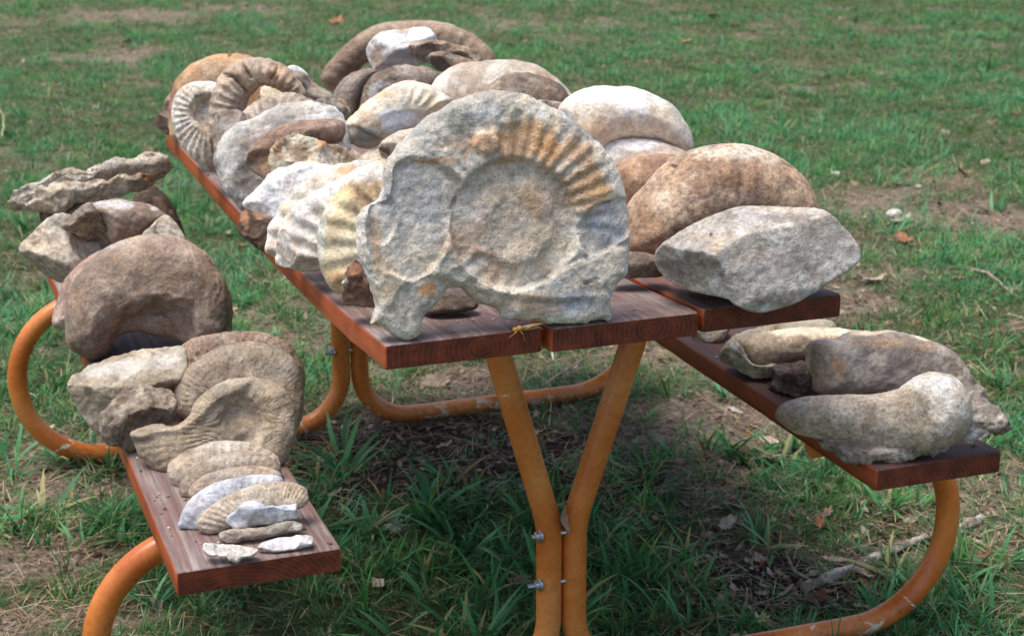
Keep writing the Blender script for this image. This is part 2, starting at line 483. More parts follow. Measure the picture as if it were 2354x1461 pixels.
def build_ground():
    xs = np.concatenate([np.linspace(-60, -4.2, 16), np.linspace(-4, 11, 301), np.linspace(11.4, 60, 14)])
    ys = np.concatenate([np.linspace(-30, -1.2, 12), np.linspace(-1, 14, 301), np.linspace(14.5, 120, 16)])
    X, Y = np.meshgrid(xs, ys, indexing='ij')
    Z = ground_height(X, Y)
    V = np.stack([X, Y, Z], -1).reshape(-1, 3)
    nx, ny = X.shape
    i = np.arange(nx*ny).reshape(nx, ny)
    F = np.stack([i[:-1, :-1], i[1:, :-1], i[1:, 1:], i[:-1, 1:]], -1).reshape(-1, 4)
    me = mesh_np('ground', V, F); shade(me)
    b = bare_mask(V[:, 0], V[:, 1])
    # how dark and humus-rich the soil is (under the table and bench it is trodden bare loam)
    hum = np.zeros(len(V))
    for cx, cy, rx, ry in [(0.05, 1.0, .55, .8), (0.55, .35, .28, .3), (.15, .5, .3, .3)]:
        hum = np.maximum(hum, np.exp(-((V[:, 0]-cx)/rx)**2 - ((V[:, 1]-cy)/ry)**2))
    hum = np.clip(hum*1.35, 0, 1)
    set_col(me, np.stack([b, hum, b*0], -1), 'Mask')
    t = NT('lawn_soil')
    tc = t.n('ShaderNodeTexCoord').outputs['Object']
    mk = t.n('ShaderNodeAttribute', attribute_name='Mask').outputs['Color']
    sp = t.n('ShaderNodeSeparateColor'); t.l(mk, sp.inputs[0])
    n1 = t.noise(tc, 9, 6, 0.65); n2 = t.noise(tc, 70, 8, 0.75, 0.5); n3 = t.noise(tc, 260, 5, 0.75)
    mpa = t.n('ShaderNodeMapping'); mpa.inputs['Scale'].default_value = (1, 5, 1); mpa.inputs['Rotation'].default_value = (0, 0, .5); t.l(tc, mpa.inputs[0])
    straw = t.noise(mpa.outputs[0], 60, 6, 0.75, 1.5)
    thatch = t.ramp(n2, [(0.32, tuple(lin((84, 70, 60)))), (0.46, tuple(lin((126, 112, 98)))), (0.58, tuple(lin((162, 148, 132)))), (0.70, tuple(lin((214, 200, 182))))])
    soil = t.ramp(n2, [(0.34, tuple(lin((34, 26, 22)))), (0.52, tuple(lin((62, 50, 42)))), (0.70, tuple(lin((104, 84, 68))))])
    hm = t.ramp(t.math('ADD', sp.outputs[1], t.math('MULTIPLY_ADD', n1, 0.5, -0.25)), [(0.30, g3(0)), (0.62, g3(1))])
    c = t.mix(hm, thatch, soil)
    st = t.ramp(straw, [(0.60, g3(0)), (0.68, g3(1))])
    c = t.mix(t.math('MULTIPLY', st, t.math('MULTIPLY_ADD', hm, -0.35, 0.5)), c, tuple(lin((186, 160, 122))))
    gb = t.ramp(t.math('ADD', sp.outputs[0], t.math('MULTIPLY_ADD', n1, 0.6, -0.3)), [(0.25, g3(1)), (0.6, g3(0))])
    under = t.ramp(n2, [(0.35, tuple(lin((44, 58, 34)))), (0.65, tuple(lin((98, 112, 70))))])
    c = t.mix(t.math('MULTIPLY', gb, 0.8), c, under)
    c = t.mix(0.6, c, t.ramp(n3, [(0.3, g3(0.6)), (0.7, g3(1.35))]), 'MULTIPLY')
    t.l(c, t.b.inputs['Base Color']); t.b.inputs['Roughness'].default_value = 0.95
    t.b.inputs['Specular IOR Level'].default_value = 0.15
    b1 = t.bump(n3, 0.8, 0.004); b2 = t.bump(n2, 0.9, 0.014, b1)
    t.l(b2, t.b.inputs['Normal'])
    o = obj('ground', me, t.m); tag(o, kind='structure')
build_ground()

# ------------------------------------------------------------------ picnic table
ZT, ZB, TH, PW, GAP = 0.75, 0.457, 0.038, 0.235, 0.010
SAG_Y = [0, .2, .4, 1.0, 1.6, 1.95]; SAG_Z = [0, .015, .023, .035, .031, .028]
def table_z(y): return ZT - np.interp(y, SAG_Y, SAG_Z)
table = tag(obj('picnic_table', None), 'picnic table with three redwood top planks and orange tube frames, loaded with fossils', 'picnic table')
table.location = (0, 0, 0)

def plank(name, xc, y0, y1, ztop, sagf=None, seed=0, w=PW, th=TH, tilt=0.0, wear=1.0, label=None, grey=1.0):
    # rounded-rectangle section swept along y with slightly uneven edges
    sec = []
    r = 0.004
    for cx, cz, a0 in ((w/2-r, -r, 0), (-w/2+r, -r, 90), (-w/2+r, -th+r, 180), (w/2-r, -th+r, 270)):
        for k in range(4):
            a = math.radians(a0 + 30*k); sec.append((cx + r*math.cos(a), cz + r*math.sin(a)))
    # extra points along the top so that it can cup
    sec = np.array(sec)
    n = 90
    ys = np.concatenate([[0, .003, .008], np.linspace(.02, (y1-y0)-.02, n), [(y1-y0)-.008, (y1-y0)-.003, y1-y0]])
    V = []
    for j, yy in enumerate(ys):
        shrink = 0.0 if 2 <= j < len(ys)-2 else (0.0022 if j in (0, len(ys)-1) else 0.0006)
        for (sx_, sz_) in sec:
            x = sx_*(1 - 2*shrink/w); z = (sz_ + th/2)*(1 - 2*shrink/th) - th/2
            V.append((x, yy, z))
    V = np.array(V)
    nz = fbm(V, 0.05, 3, seed+2)
    V[:, 0] += 0.0012*fbm(V*np.array([1, .4, 1]), 0.04, 3, seed)
    V[:, 2] += 0.0009*fbm(V*np.array([1, .4, 1]), 0.03, 3, seed+5) + tilt*V[:, 0]
    if sagf is not None: V[:, 2] += sagf(V[:, 1] + y0)
    k = len(sec); F = []
    for j in range(len(ys)-1):
        for i in range(k):
            a = j*k + i; b = j*k + (i+1) % k
            F.append((a, b, b+k, a+k))
    F.append(tuple(range(k-1, -1, -1))); F.append(tuple(range((len(ys)-1)*k, len(ys)*k)))
    F = [f[::-1] for f in F]
    me = mesh_np(name, V, F); shade(me)
    for p in me.polygons:
        if len(p.vertices) > 4: p.use_smooth = False
    a = me.attributes.new('SideOrange', 'FLOAT', 'POINT'); a.data.foreach_set('value', [wear]*len(V))
    a = me.attributes.new('Grey', 'FLOAT', 'POINT'); a.data.foreach_set('value', [grey]*len(V))
    o = obj(name, me, M_WOOD, table, (xc, y0, ztop))
    if label: o['label'] = label
    return o
sagz = lambda y: -np.interp(y, SAG_Y, SAG_Z)
L_T = 1.86
plank('top_plank', -(PW+GAP), 0.004, L_T, ZT, sagz, 11, label='outer top plank with grey weathered surface and orange edge')
plank('top_plank', 0.0, -0.006, L_T+.004, ZT, sagz, 23, label='middle top plank with curved growth rings on its sawn end')
plank('top_plank', (PW+GAP), 0.002, L_T-.01, ZT+.001, sagz, 37, grey=.35, wear=.7)
plank('bench_plank', -0.5523, 0.0, 1.85, ZB, None, 41)
plank('bench_plank', 0.5523, -0.013, 1.84, ZB, None, 53, wear=0.45, grey=.0, label='darker bench plank with heavily stained end')

def sweep(path, r, n=18, yc=0.0):
    """tube along an x-z path in the plane y = yc"""
    P = np.array(path, float); d = np.gradient(P, axis=0); d /= np.linalg.norm(d, axis=1)[:, None]
    V = []
    for (x, z), (dx, dz) in zip(P, d):
        for k in range(n):
            a = 2*math.pi*k/n
            V.append((x + r*math.cos(a)*(-dz), yc + r*math.sin(a), z + r*math.cos(a)*dx))
    F = []
    for j in range(len(P)-1):
        for k in range(n):
            a = j*n+k; b = j*n+(k+1) % n; F.append((a, b, b+n, a+n))
    F.append(tuple(range(n-1, -1, -1))); F.append(tuple(range((len(P)-1)*n, len(P)*n)))
    return np.array(V), F
def fillet(pts, radii, step=0.012):
    out = [np.array(pts[0], float)]
    for i in range(1, len(pts)-1):
        p, a, b = np.array(pts[i], float), np.array(pts[i-1], float), np.array(pts[i+1], float)
        u = (a-p)/np.linalg.norm(a-p); v = (b-p)/np.linalg.norm(b-p)
        ang = math.acos(np.clip(u@v, -1, 1)); r = radii[i-1]
        t = r/math.tan(ang/2); s = p + u*t; e = p + v*t
        c = p + (u+v)/np.linalg.norm(u+v)*(r/math.sin(ang/2))
        n = max(4, int(r*(math.pi-ang)/step))
        a0 = s-c; a1 = e-c
        for k in range(n+1):
            w = k/n; th_ = (math.pi-ang)
            q = (math.sin((1-w)*th_)*a0 + math.sin(w*th_)*a1)/math.sin(th_)
            out.append(c+q)
    out.append(np.array(pts[-1], float))
    # resample evenly
    P = np.array(out); L = np.r_[0, np.cumsum(np.linalg.norm(np.diff(P, axis=0), axis=1))]
    m = int(L[-1]/step)
    t = np.linspace(0, L[-1], m)
    return np.stack([np.interp(t, L, P[:, 0]), np.interp(t, L, P[:, 1])], 1)
TR = 0.0215
for yf, drop in ((0.249, 0.0), (1.605, 0.031)):
    for s in (-1, 1):
        xin = s*(TR+0.001) + 0.004
        pts = [(s*.33+.01, .686-drop), (s*.135+.012, .686-drop), (xin, .325), (xin, .03), (s*.762, .03), (s*.762, .397), (s*.47, .397)]
        path = fillet(pts, [.05, .18, .125, .185, .17])
        V, F = sweep(path, TR, 20, yf)
        me = mesh_np('frame_tube', V, F); shade(me)
        for p in me.polygons:
            if len(p.vertices) > 4: p.use_smooth = False
        tube = obj('frame_tube', me, M_PAINT, table)
        # bolts with washers on the outer side of the uprights
        for zb in (.311, .223):
            def ring(xs_rs, n=16):
                V = []; F = []
                for x_, r_ in xs_rs:
                    for k in range(n):
                        a = 2*math.pi*k/n; V.append((x_, r_*math.cos(a), r_*math.sin(a)))
                for j in range(len(xs_rs)-1):
                    for k in range(n):
                        a = j*n+k; b = j*n+(k+1) % n; F.append((a, b, b+n, a+n))
                F.append(tuple(range(n-1, -1, -1))); F.append(tuple(range((len(xs_rs)-1)*n, len(xs_rs)*n)))
                return V, F
            ln = 0.012 if zb < .25 else 0.005
            if s > 0: continue
            V1, F1 = ring([(-.002, .0115), (.0012, .0115), (.0024, .009), (.0024, .0078), (.0085, .0078), (.0095, .0066)], 16)
            V2, F2 = ring([(-.045, .0042), (.0085+ln, .0042), (.0095+ln, .003)], 10)
            k = len(V1)
            V = [(s*v[0] if True else v[0], v[1], v[2]) for v in V1+V2]
            F = F1 + [tuple(i+k for i in f) for f in F2]
            me = mesh_np('bolt', V, F)
            obj('bolt', me, M_ZINC, tube, (xin + s*(TR-.002), yf-.009, zb - (drop*.3)))

# ------------------------------------------------------------------ fossil stones
TAN = (172, 150, 126); BRN = (142, 120, 100); DK = (102, 86, 74); CRM = (208, 194, 170); WHT = (226, 222, 216)
GRY = (168, 163, 156); ORG = (196, 134, 66); RUST = (150, 96, 58); BLU = (176, 184, 196); GBR = (150, 136, 122); YEL = (208, 184, 136)
SUPPORT = {'T': (ZT, -0.37, 0.37), 'L': (ZB, -0.67, -0.435), 'R': (ZB, 0.435, 0.67)}
STATS = []
AM_NAME = 'ammonite_fossil'
_sn = [0]
def blur2(A, n):
    for _ in range(n):
        B = np.pad(A, 1, mode='edge')
        A = (B[:-2, 1:-1] + B[2:, 1:-1] + B[1:-1, :-2] + B[1:-1, 2:] + 2*B[1:-1, 1:-1])/6
    return A
def stone(name, label, cat, pts, y=None, on='T', az=None, tilt=None, T=(.05, .05), R=None, p=2.0, h=.0036,
          c=(TAN, BRN, DK), mixs=(.6, .5), patches=(), ribs=(), bumps=(), faces=(), n=(.004, .0018, .0008), pit=0.0,
          mat=None, group=None, jag=0.0, sharp=False, lift=0.0, creases=(), blur=4, cs=1.0, clamp=True, chips=None, fk=.0025, rk=1.0):
    _sn[0] += 1; seed = _sn[0]*1.37
    pts = np.array(pts, float)
    k = int(np.argmax(pts[:, 1])); ax_, ay_ = pts[k]
    if y is None:
        z0 = SUPPORT[on][0]
        for _ in range(4):
            P0 = on_z(ax_, ay_, z0 + lift)
            z0 = table_z(P0[1]) if on == 'T' else ZB
    else:
        P0 = on_y(ax_, ay_, y)
    vd = ray(ax_, ay_); vd = vd/np.linalg.norm(vd)
    if az is None: az = math.degrees(math.atan2(vd[0], vd[1]))
    if tilt is None: tilt = math.degrees(math.asin(-vd[2]))
    a, t = math.radians(az), math.radians(tilt)
    N = np.array([-math.sin(a)*math.cos(t), -math.cos(a)*math.cos(t), math.sin(t)])
    E = np.array([math.cos(a), -math.sin(a), 0.0]); B = np.cross(N, E)
    def uv(px, py):
        P = on_plane(px, py, P0, N) - P0
        return np.array([P@E, P@B])
    pxs = np.dot(P0-CAM, FWD)/FPX
    O = np.array([uv(*q) for q in pts])
    if not sharp: O = smooth_poly(O, 4)
    pad = 3*h + 0.02
    umin, vmin = O.min(0)-pad; umax, vmax = O.max(0)+pad
    U1 = np.arange(umin, umax, h); V1 = np.arange(vmin, vmax, h)
    bmax = sum(abs(b[1]) for b in bumps) if bumps else 0
    W1 = np.arange(-T[1]-pad, T[0]+pad+0.012, h)
    U, V = np.meshgrid(U1, V1, indexing='ij')
    d = seg_sdf(U, V, O)
    P3 = np.stack([U, V, np.full_like(U, seed)], -1)
    if jag: d = d + jag*fbm(P3, .03, 4, seed)*1.6
    if blur and R is None: d = np.where(d > 0.012, blur2(d, blur), d)
    Rm = max(d.max()*0.97, .004) if R is None else min(R, max(d.max()*1.0, .004))
    Tf = np.full_like(U, T[0])
    ribw = np.zeros_like(U)
    for rb in ribs:
        cx, cy = uv(*rb['c']); r0, r1 = rb['r'][0]*pxs, rb['r'][1]*pxs
        dx, dy = U-cx, (V-cy)*rb.get('sq', 1.0)
        rr = np.hypot(dx, dy); th = np.arctan2(dy, dx)
        tt = th*rb['n']/(2*math.pi) + rb.get('tw', 0.0)*(rr-r0)/(r1-r0) + .12*fbm(P3, .05, 2, seed+4)
        w = .5+.5*np.cos(2*math.pi*tt); w = w**rb.get('k', 1.0)
        e = rb.get('e', .18)*(r1-r0)
        msk = sstep(r0, r0+e, rr)*(1-sstep(r1-e, r1, rr))
        if 'a' in rb:
            a0, a1 = map(math.radians, rb['a']); m0 = math.radians(14)
            tmid = (a0+a1)/2; dth = (th-tmid+math.pi) % (2*math.pi)-math.pi; hw_ = (a1-a0)/2
            msk = msk*(1-sstep(hw_-m0, hw_+m0, np.abs(dth)))
        msk = msk*(0.7+0.5*np.clip(fbm(P3, .07, 2, seed+8)+.3, 0, 1))
        Tf = Tf + rb['amp']*(w-.5)*msk
        ribw = np.maximum(ribw, w*msk)
        if rb.get('sc'): d = d + rb['sc']*(w-.5)
    for bp in bumps:       # (polygon or (cx,cy,r), height, softness[, 'dome'])
        shp, ht, so = bp[:3]
        if len(shp) == 3 and np.isscalar(shp[0]):
            cx, cy = uv(shp[0], shp[1]); rr = shp[2]*pxs
            sdv = rr - np.hypot(U-cx, V-cy)
            mx = rr
        else:
            Q = smooth_poly(np.array([uv(*q) for q in shp]), 3); sdv = seg_sdf(U, V, Q); mx = max(sdv.max(), 1e-4)
        sdv = sdv + 0.35*so*fbm(P3, .02, 3, seed+6)*2
        if len(bp) > 3: Tf = Tf + ht*np.sqrt(np.clip(1-(1-np.clip(sdv/mx, 0, 1))**2, 0, 1))
        else: Tf = Tf + ht*sstep(-so, so, sdv)
    for line, dep, wd in creases:      # grooves along a polyline
        Q = np.array([uv(*q) for q in line]); best = np.full(U.shape, 1e9)
        for (ax2, ay2), (bx2, by2) in zip(Q[:-1], Q[1:]):
            ex, ey = bx2-ax2, by2-ay2; L2 = ex*ex+ey*ey+1e-12
            tq = np.clip(((U-ax2)*ex+(V-ay2)*ey)/L2, 0, 1)
            best = np.minimum(best, np.hypot(U-ax2-tq*ex, V-ay2-tq*ey))
        Tf = Tf - dep*np.exp(-((best+.0015*fbm(P3, .02, 3, seed+2))/wd)**2)
    Tf = np.maximum(Tf, .003)
    A = np.clip((Rm-np.minimum(d, Rm))/Rm, 0, None)
    Wg = W1[None, None, :]
    Bn = np.where(Wg > 0, Wg/Tf[:, :, None], -Wg/T[1])
    q = (A[:, :, None]**p + Bn**p)**(1/p)
    f = (1-q)*min(Rm, (T[0]+T[1])/2)
    for fc in faces:       # three (px,py,w) points define a cutting plane, material kept behind it
        Q = [np.array([*uv(x, y_), w_]) for x, y_, w_ in fc[:3]]
        nn = np.cross(Q[1]-Q[0], Q[2]-Q[0]); nn /= np.linalg.norm(nn)
        if nn[2] < 0: nn = -nn
        if len(fc) > 3 and fc[3] < 0: nn = -nn
        pl = -((U-Q[0][0])*nn[0] + (V-Q[0][1])*nn[1])[:, :, None] - (Wg-Q[0][2])*nn[2]
        pl = pl + (.0022*fbm(P3, .03, 3, seed+fc[0][0]))[:, :, None]
        kk = fk; hh = np.clip(.5+.5*(pl-f)/kk, 0, 1)
        f = pl*(1-hh)+f*hh - kk*hh*(1-hh)
    crng = np.random.default_rng(int(seed*1000))
    cdeep = 1.0 if name != AM_NAME else .45
    if chips is None: chips = 4 if name != AM_NAME else 0
    for _ in range(chips):          # broken corners along the rim
        kq = crng.integers(len(O)); q0 = O[kq]; tq = O[(kq+1) % len(O)] - O[kq-1]; tq /= np.linalg.norm(tq)+1e-9
        nq = np.array([tq[1], -tq[0]])
        if seg_sdf(np.array([[q0[0]+nq[0]*.002]]), np.array([[q0[1]+nq[1]*.002]]), O)[0, 0] > 0: nq = -nq
        wz = crng.uniform(.35, 1.6); nn = np.array([nq[0], nq[1], wz]); nn /= np.linalg.norm(nn)
        nn[:2] += crng.normal(0, .25, 2); nn /= np.linalg.norm(nn)
        c0_ = np.array([q0[0], q0[1], 0]) - nn*crng.uniform(-.006, .005)*cdeep*min(1, Rm/.03)
        loc_ = np.hypot(U-q0[0], V-q0[1])[:, :, None]
        pl = -((U-c0_[0])*nn[0] + (V-c0_[1])*nn[1])[:, :, None] - (Wg-c0_[2])*nn[2] + np.maximum(loc_-.045, 0)*1.2
        pl = pl + (.003*fbm(P3, .02, 3, seed+kq))[:, :, None]
        f = np.minimum(f, pl + .0)
    Vt, Fc = surface_nets(f, np.array([U1[0], V1[0], W1[0]]), h)
    me = mesh_np(name, Vt, Fc)
    nr = np.zeros(len(Vt)*3, np.float32); me.vertex_normals.foreach_get('vector', nr); nr = nr.reshape(-1, 3)
    if len(me.vertices) and (nr*(Vt-Vt.mean(0))).sum() < 0:
        nr = -nr; me.flip_normals()
    S = Vt + np.array([seed*.31, seed*.17, seed*.07])
    disp = n[0]*fbm(S, .075, 2, seed) + n[1]*1.5*fbm(S, .024, 3, seed+1) + n[2]*1.6*fbm(S, .0075, 2, seed+2)
    if mat is M_ROUGH or mat is None or mat is M_CLEAN:
        kk_ = (1.0 if mat is M_ROUGH else .35)*rk
        disp = disp - kk_*n[1]*2.6*(np.abs(fbm(S, .042, 3, seed+21)) - .15) - kk_*n[2]*2.2*(np.abs(fbm(S, .013, 3, seed+23)) - .15)
    if pit:
        pz = fbm(S, .016, 3, seed+3); disp = disp - pit*sstep(.12, .42, pz) - pit*.6*sstep(.1, .5, fbm(S, .007, 2, seed+9))
    Vt = Vt + nr*disp[:, None]
    Wd = P0 + Vt[:, :1]*E + Vt[:, 1:2]*B + Vt[:, 2:3]*N
    # lie flat on the plank it stands on
    if clamp:
        zb, x0, x1 = SUPPORT[on]
        zz = np.array([0.0]) + (table_z(Wd[:, 1]) if on == 'T' else zb) + .0008
        inx = (Wd[:, 0] > x0) & (Wd[:, 0] < x1) & (Wd[:, 1] > 0)
        below = (inx & (Wd[:, 2] < zz)).mean()
        if below > .3: print('PANCAKE', round(float(below), 2), label)
        Wd[:, 2] = np.where(inx & (Wd[:, 2] > zz-.10), np.maximum(Wd[:, 2], zz), Wd[:, 2])
    loc = np.array([Wd[:, 0].mean(), Wd[:, 1].mean(), Wd[:, 2].min()])
    me.vertices.foreach_set('co', (Wd-loc).astype(np.float32).ravel()); me.update()
    shade(me)
    # colour: two drifting tones, stains and named patches
    c0, c1, c2 = [lin(x) for x in c]
    w1 = sstep(-.30, .30, fbm(S, .07*cs, 4, seed+11, .6) + (mixs[0]-.5))[:, None]
    w2 = sstep(.0, .36, fbm(S, .040*cs, 5, seed+13, .62) + (mixs[1]-.5)*.6)[:, None]
    rgb = c0*(1-w1)+c1*w1; rgb = rgb*(1-w2*.8)+c2*w2*.8
    rgb = rgb*(1+.10*fbm(S, .11, 2, seed+41)[:, None])
    if len(ribs) and any('col' in rb for rb in ribs):
        iu = np.clip(((Vt[:, 0]-U1[0])/h).astype(int), 0, len(U1)-1); iv = np.clip(((Vt[:, 1]-V1[0])/h).astype(int), 0, len(V1)-1)
        rw = (ribw[iu, iv]*(Vt[:, 2] > 0))[:, None]*.55
        rc = [rb['col'] for rb in ribs if 'col' in rb][0]
        rgb = rgb*(1-rw)+lin(rc)*rw
    nz = fbm(S, .020, 4, seed+17, .62)
    ks = 1.0 if mat is M_ROUGH else (.7 if mat is M_CLEAN else .6)
    bl = fbm(S, .019, 4, seed+31, .7)
    w = (ks*.62*sstep(.10, .30, bl))[:, None]; rgb = rgb*(1-w)+np.minimum(rgb*1.25+.03, .68)*w
    w = (ks*.42*sstep(.10, .34, -fbm(S, .024, 4, seed+33, .7)))[:, None]; rgb = rgb*(1-w)+rgb*np.array([.62, .56, .50])*w
    for (x_, y_, r_, cc, st) in patches:
        r_ = (r_, r_) if np.isscalar(r_) else r_
        cu, cv = uv(x_, y_)
        dd = np.hypot((Vt[:, 0]-cu)/(r_[0]*pxs), (Vt[:, 1]-cv)/(r_[1]*pxs)) + .75*nz
        w = (st*sstep(1.15, .55, dd)*(Vt[:, 2] > -.004))[:, None]
        rgb = rgb*(1-w)+lin(cc)*w
    set_col(me, rgb)
    o = obj(name, me, mat or M_SMOOTH, None, loc)
    tag(o, label, cat, group)
    STATS.append((name, label[:28], len(me.polygons), round(float(Wd[:, 0].min()), 2), round(float(Wd[:, 0].max()), 2), round(float(Wd[:, 1].min()), 2), round(float(Wd[:, 1].max()), 2), round(float(Wd[:, 2].min()), 3), round(float(Wd[:, 2].max()), 2)))
    return o

AM = 'ammonite_fossil'; FS = 'fossil_fragment'; RK = 'rock_chunk'
G_AM = 'ammonite fossils laid out on the picnic table'
G_L = 'fossils on the near left bench'
# ---- tabletop, front
stone(AM, 'largest ammonite standing at the table front, grey rim and orange ribs round a sunken centre', 'ammonite fossil',
      [(935, 781), (905, 768), (868, 745), (848, 752), (852, 728), (862, 700), (852, 664), (836, 630), (822, 590), (816, 545), (822, 500), (838, 470), (868, 452), (880, 400), (900, 355), (940, 305), (990, 262), (1050, 230), (1110, 213), (1180, 212), (1230, 225), (1290, 258), (1340, 300), (1390, 350), (1420, 400), (1440, 455), (1447, 520), (1446, 580), (1440, 630), (1425, 650), (1408, 672), (1402, 690), (1406, 715), (1400, 737), (1380, 730), (1330, 742), (1265, 742), (1210, 736), (1160, 737), (1140, 715), (1110, 702), (1085, 690), (1060, 664), (1030, 668), (1010, 690), (992, 715), (975, 730), (960, 765)],
      on='T', az=4, tilt=13, T=(.030, .034), R=.034, p=2.6, h=.0027, c=((210, 202, 188), (214, 200, 178), (230, 222, 206)), n=(.003, .0010, .0009), pit=.0004, jag=.003, mat=M_ROUGH, rk=.5, chips=0,
      ribs=[dict(c=(1165, 520), r=(135, 285), n=40, amp=.0042, tw=.45, a=(-10, 140), k=.9, col=(216, 200, 176)), dict(c=(1165, 520), r=(90, 230), n=22, amp=.004, tw=.4, a=(200, 290))],
      bumps=[((1172, 515, 150), -.013, .0045), ((1180, 505, 105), .002, .006), ((1165, 520, 60), -.002, .006), ((1172, 515, 95), .004, .006), ([(905, 380), (950, 362), (1010, 385), (1045, 410), (1050, 440), (1025, 500), (1010, 580), (940, 640), (860, 600), (838, 520), (850, 470), (885, 460), (900, 420)], -.009, .003),
             ([(1330, 490), (1380, 462), (1440, 460), (1446, 520), (1400, 560), (1345, 585), (1318, 540)], -.008, .002), ([(850, 470), (890, 450), (905, 500), (880, 560), (850, 540)], -.006, .002),
             ([(900, 690), (960, 640), (1060, 655), (1150, 680), (1300, 690), (1390, 690), (1390, 760), (860, 790)], -.006, .006),
             ((1105, 330, 26), .008, .004), ((1150, 262, 30), .006, .006), ((1060, 640, 60), -.004, .01), ((1120, 440, 22), -.003, .004), ((1235, 470, 26), .003, .006), ((1090, 600, 34), .003, .006), ((1200, 590, 40), .003, .008)],
      creases=[([(1045, 420), (1000, 388), (950, 372), (905, 390), (895, 440)], .0015, .003), ([(1165, 668), (1240, 640), (1320, 590), (1350, 590), (1380, 570), (1440, 555)], .004, .003), ([(1300, 620), (1330, 650), (1360, 640)], .003, .002), ([(1010, 560), (1030, 620), (1080, 650)], .003, .004)],
      patches=[(1180, 320, (150, 60), (200, 166, 122), .8), (1210, 330, (110, 50), (206, 150, 88), .65), (1345, 440, (70, 60), (206, 152, 82), .85), (1020, 720, (40, 20), (204, 160, 110), .6), (1180, 690, (60, 20), (200, 164, 124), .5), (860, 540, (16, 60), (206, 158, 104), .6), (1290, 350, (70, 40), (204, 142, 74), .65), (1065, 330, (80, 30), ORG, .5), (985, 372, (70, 10), ORG, .7), (1160, 520, 140, (196, 170, 142), .5), (1230, 430, (90, 50), (176, 150, 118), .7), (1075, 560, 55, (190, 146, 110), .5), (1250, 460, (60, 40), (190, 150, 116), .4),
               (940, 450, (80, 90), (178, 178, 178), .8), (1385, 510, (60, 55), (158, 160, 168), .8), (1000, 290, (120, 50), (176, 176, 168), .7), (1060, 280, (60, 30), (136, 142, 134), .5), (1150, 250, (50, 22), (134, 138, 132), .6), (1130, 215, (90, 22), (140, 128, 118), .6), (1320, 290, (60, 50), (150, 148, 146), .6), (975, 665, (22, 20), ORG, .8), (880, 640, (30, 60), (190, 160, 116), .5), (1350, 655, (40, 20), (108, 96, 92), .7), (1310, 690, (60, 30), (150, 156, 172), .7), (1230, 705, (60, 30), (190, 158, 124), .6), (1120, 620, (40, 20), (192, 150, 104), .5)])
stone(RK, 'angular grey limestone chunk at the front right corner of the tabletop', 'rock',
      [(1745, 719), (1690, 702), (1672, 688), (1600, 672), (1545, 652), (1515, 625), (1503, 596), (1512, 572), (1560, 535), (1640, 492), (1710, 472), (1790, 472), (1880, 478), (1910, 492), (1955, 535), (1981, 580), (1972, 605), (1930, 635), (1880, 668), (1820, 700)],
      on='T', T=(.11, .13), R=.024, p=2.8, h=.003, rk=.2, fk=.0004, chips=0, c=((204, 196, 186), (188, 178, 166), (220, 214, 206)), n=(.0015, .0006, .0006), mat=M_ROUGH, sharp=False,
      faces=[((1505, 589, .0), (1580, 676, -.006), (1647, 600, .062)), ((1647, 597, .062), (1741, 716, .034), (1900, 485, .004)), ((1700, 474, -.01), (1890, 480, -.01), (1790, 560, .058)), ((1981, 580, .0), (1880, 668, -.004), (1800, 590, .060)), ((1533, 560, .022), (1640, 492, .0), (1660, 585, .066))],
      creases=[([(1665, 500), (1680, 560), (1700, 640)], .002, .006), ([(1770, 500), (1800, 560), (1810, 660)], .003, .006), ([(1880, 520), (1870, 590), (1850, 650)], .003, .006)],
      patches=[(1585, 620, (85, 40), (128, 122, 108), .65), (1810, 500, (60, 14), (112, 110, 112), .55), (1650, 560, (22, 20), (206, 176, 140), .5), (1955, 610, (30, 30), (110, 100, 92), .6), (1750, 600, 60, (196, 184, 172), .5), (1636, 541, 5, (50, 46, 56), .9)])  # first patch puts the shade of the lower left face into the colour
stone(AM, 'fat smooth brown crescent fossil leaning behind the angular grey chunk', 'ammonite fossil',
      [(1450, 580), (1440, 540), (1446, 470), (1480, 425), (1530, 380), (1590, 348), (1650, 334), (1700, 333), (1760, 348), (1810, 380), (1850, 425), (1872, 470), (1890, 520), (1900, 580), (1860, 610), (1790, 560), (1700, 530), (1600, 560), (1520, 588)],
      y=.27, on='T', az=8, T=(.085, .085), h=.004, c=((188, 158, 126), (160, 128, 100), (212, 194, 168)), mixs=(.6, .35), n=(.004, .0010, .0005), cs=1.5, ribs=[dict(c=(1680, 640), r=(60, 320), n=26, amp=.0035, a=(40, 165))], creases=[([(1655, 340), (1668, 400), (1660, 470)], .0015, .004), ([(1500, 520), (1560, 470), (1600, 455)], .002, .0025)],
      patches=[(1700, 350, (120, 25), (222, 206, 184), .7), (1590, 540, (110, 45), (124, 98, 76), .6), (1655, 400, (14, 40), (112, 86, 64), .4), (1535, 385, 7, (40, 34, 30), .9), (1846, 428, (6, 12), (70, 52, 40), .9), (1780, 430, (20, 16), (112, 98, 88), .6), (1520, 470, (60, 50), (206, 180, 150), .5)])  # lit top and shaded underside painted as a pale and a dark patch
stone(RK, 'low grey brown stone wedged between the largest ammonite and the angular chunk', 'rock',
      [(1400, 640), (1410, 600), (1440, 578), (1490, 585), (1530, 600), (1530, 630), (1480, 638), (1430, 641)], y=.17, on='T', T=(.04, .05), h=.0038, c=((150, 134, 124), (130, 116, 108), DK), n=(.003, .001, .0005))
stone(RK, 'dark brown fragment lying flat behind the broken foot of the largest ammonite', 'rock',
      [(960, 712), (1000, 690), (1040, 672), (1075, 682), (1100, 700), (1060, 716), (1000, 722)], y=.14, on='T', T=(.03, .03), h=.0038, c=((120, 98, 82), DK, (90, 72, 58)), n=(.003, .002, .001), mat=M_ROUGH)
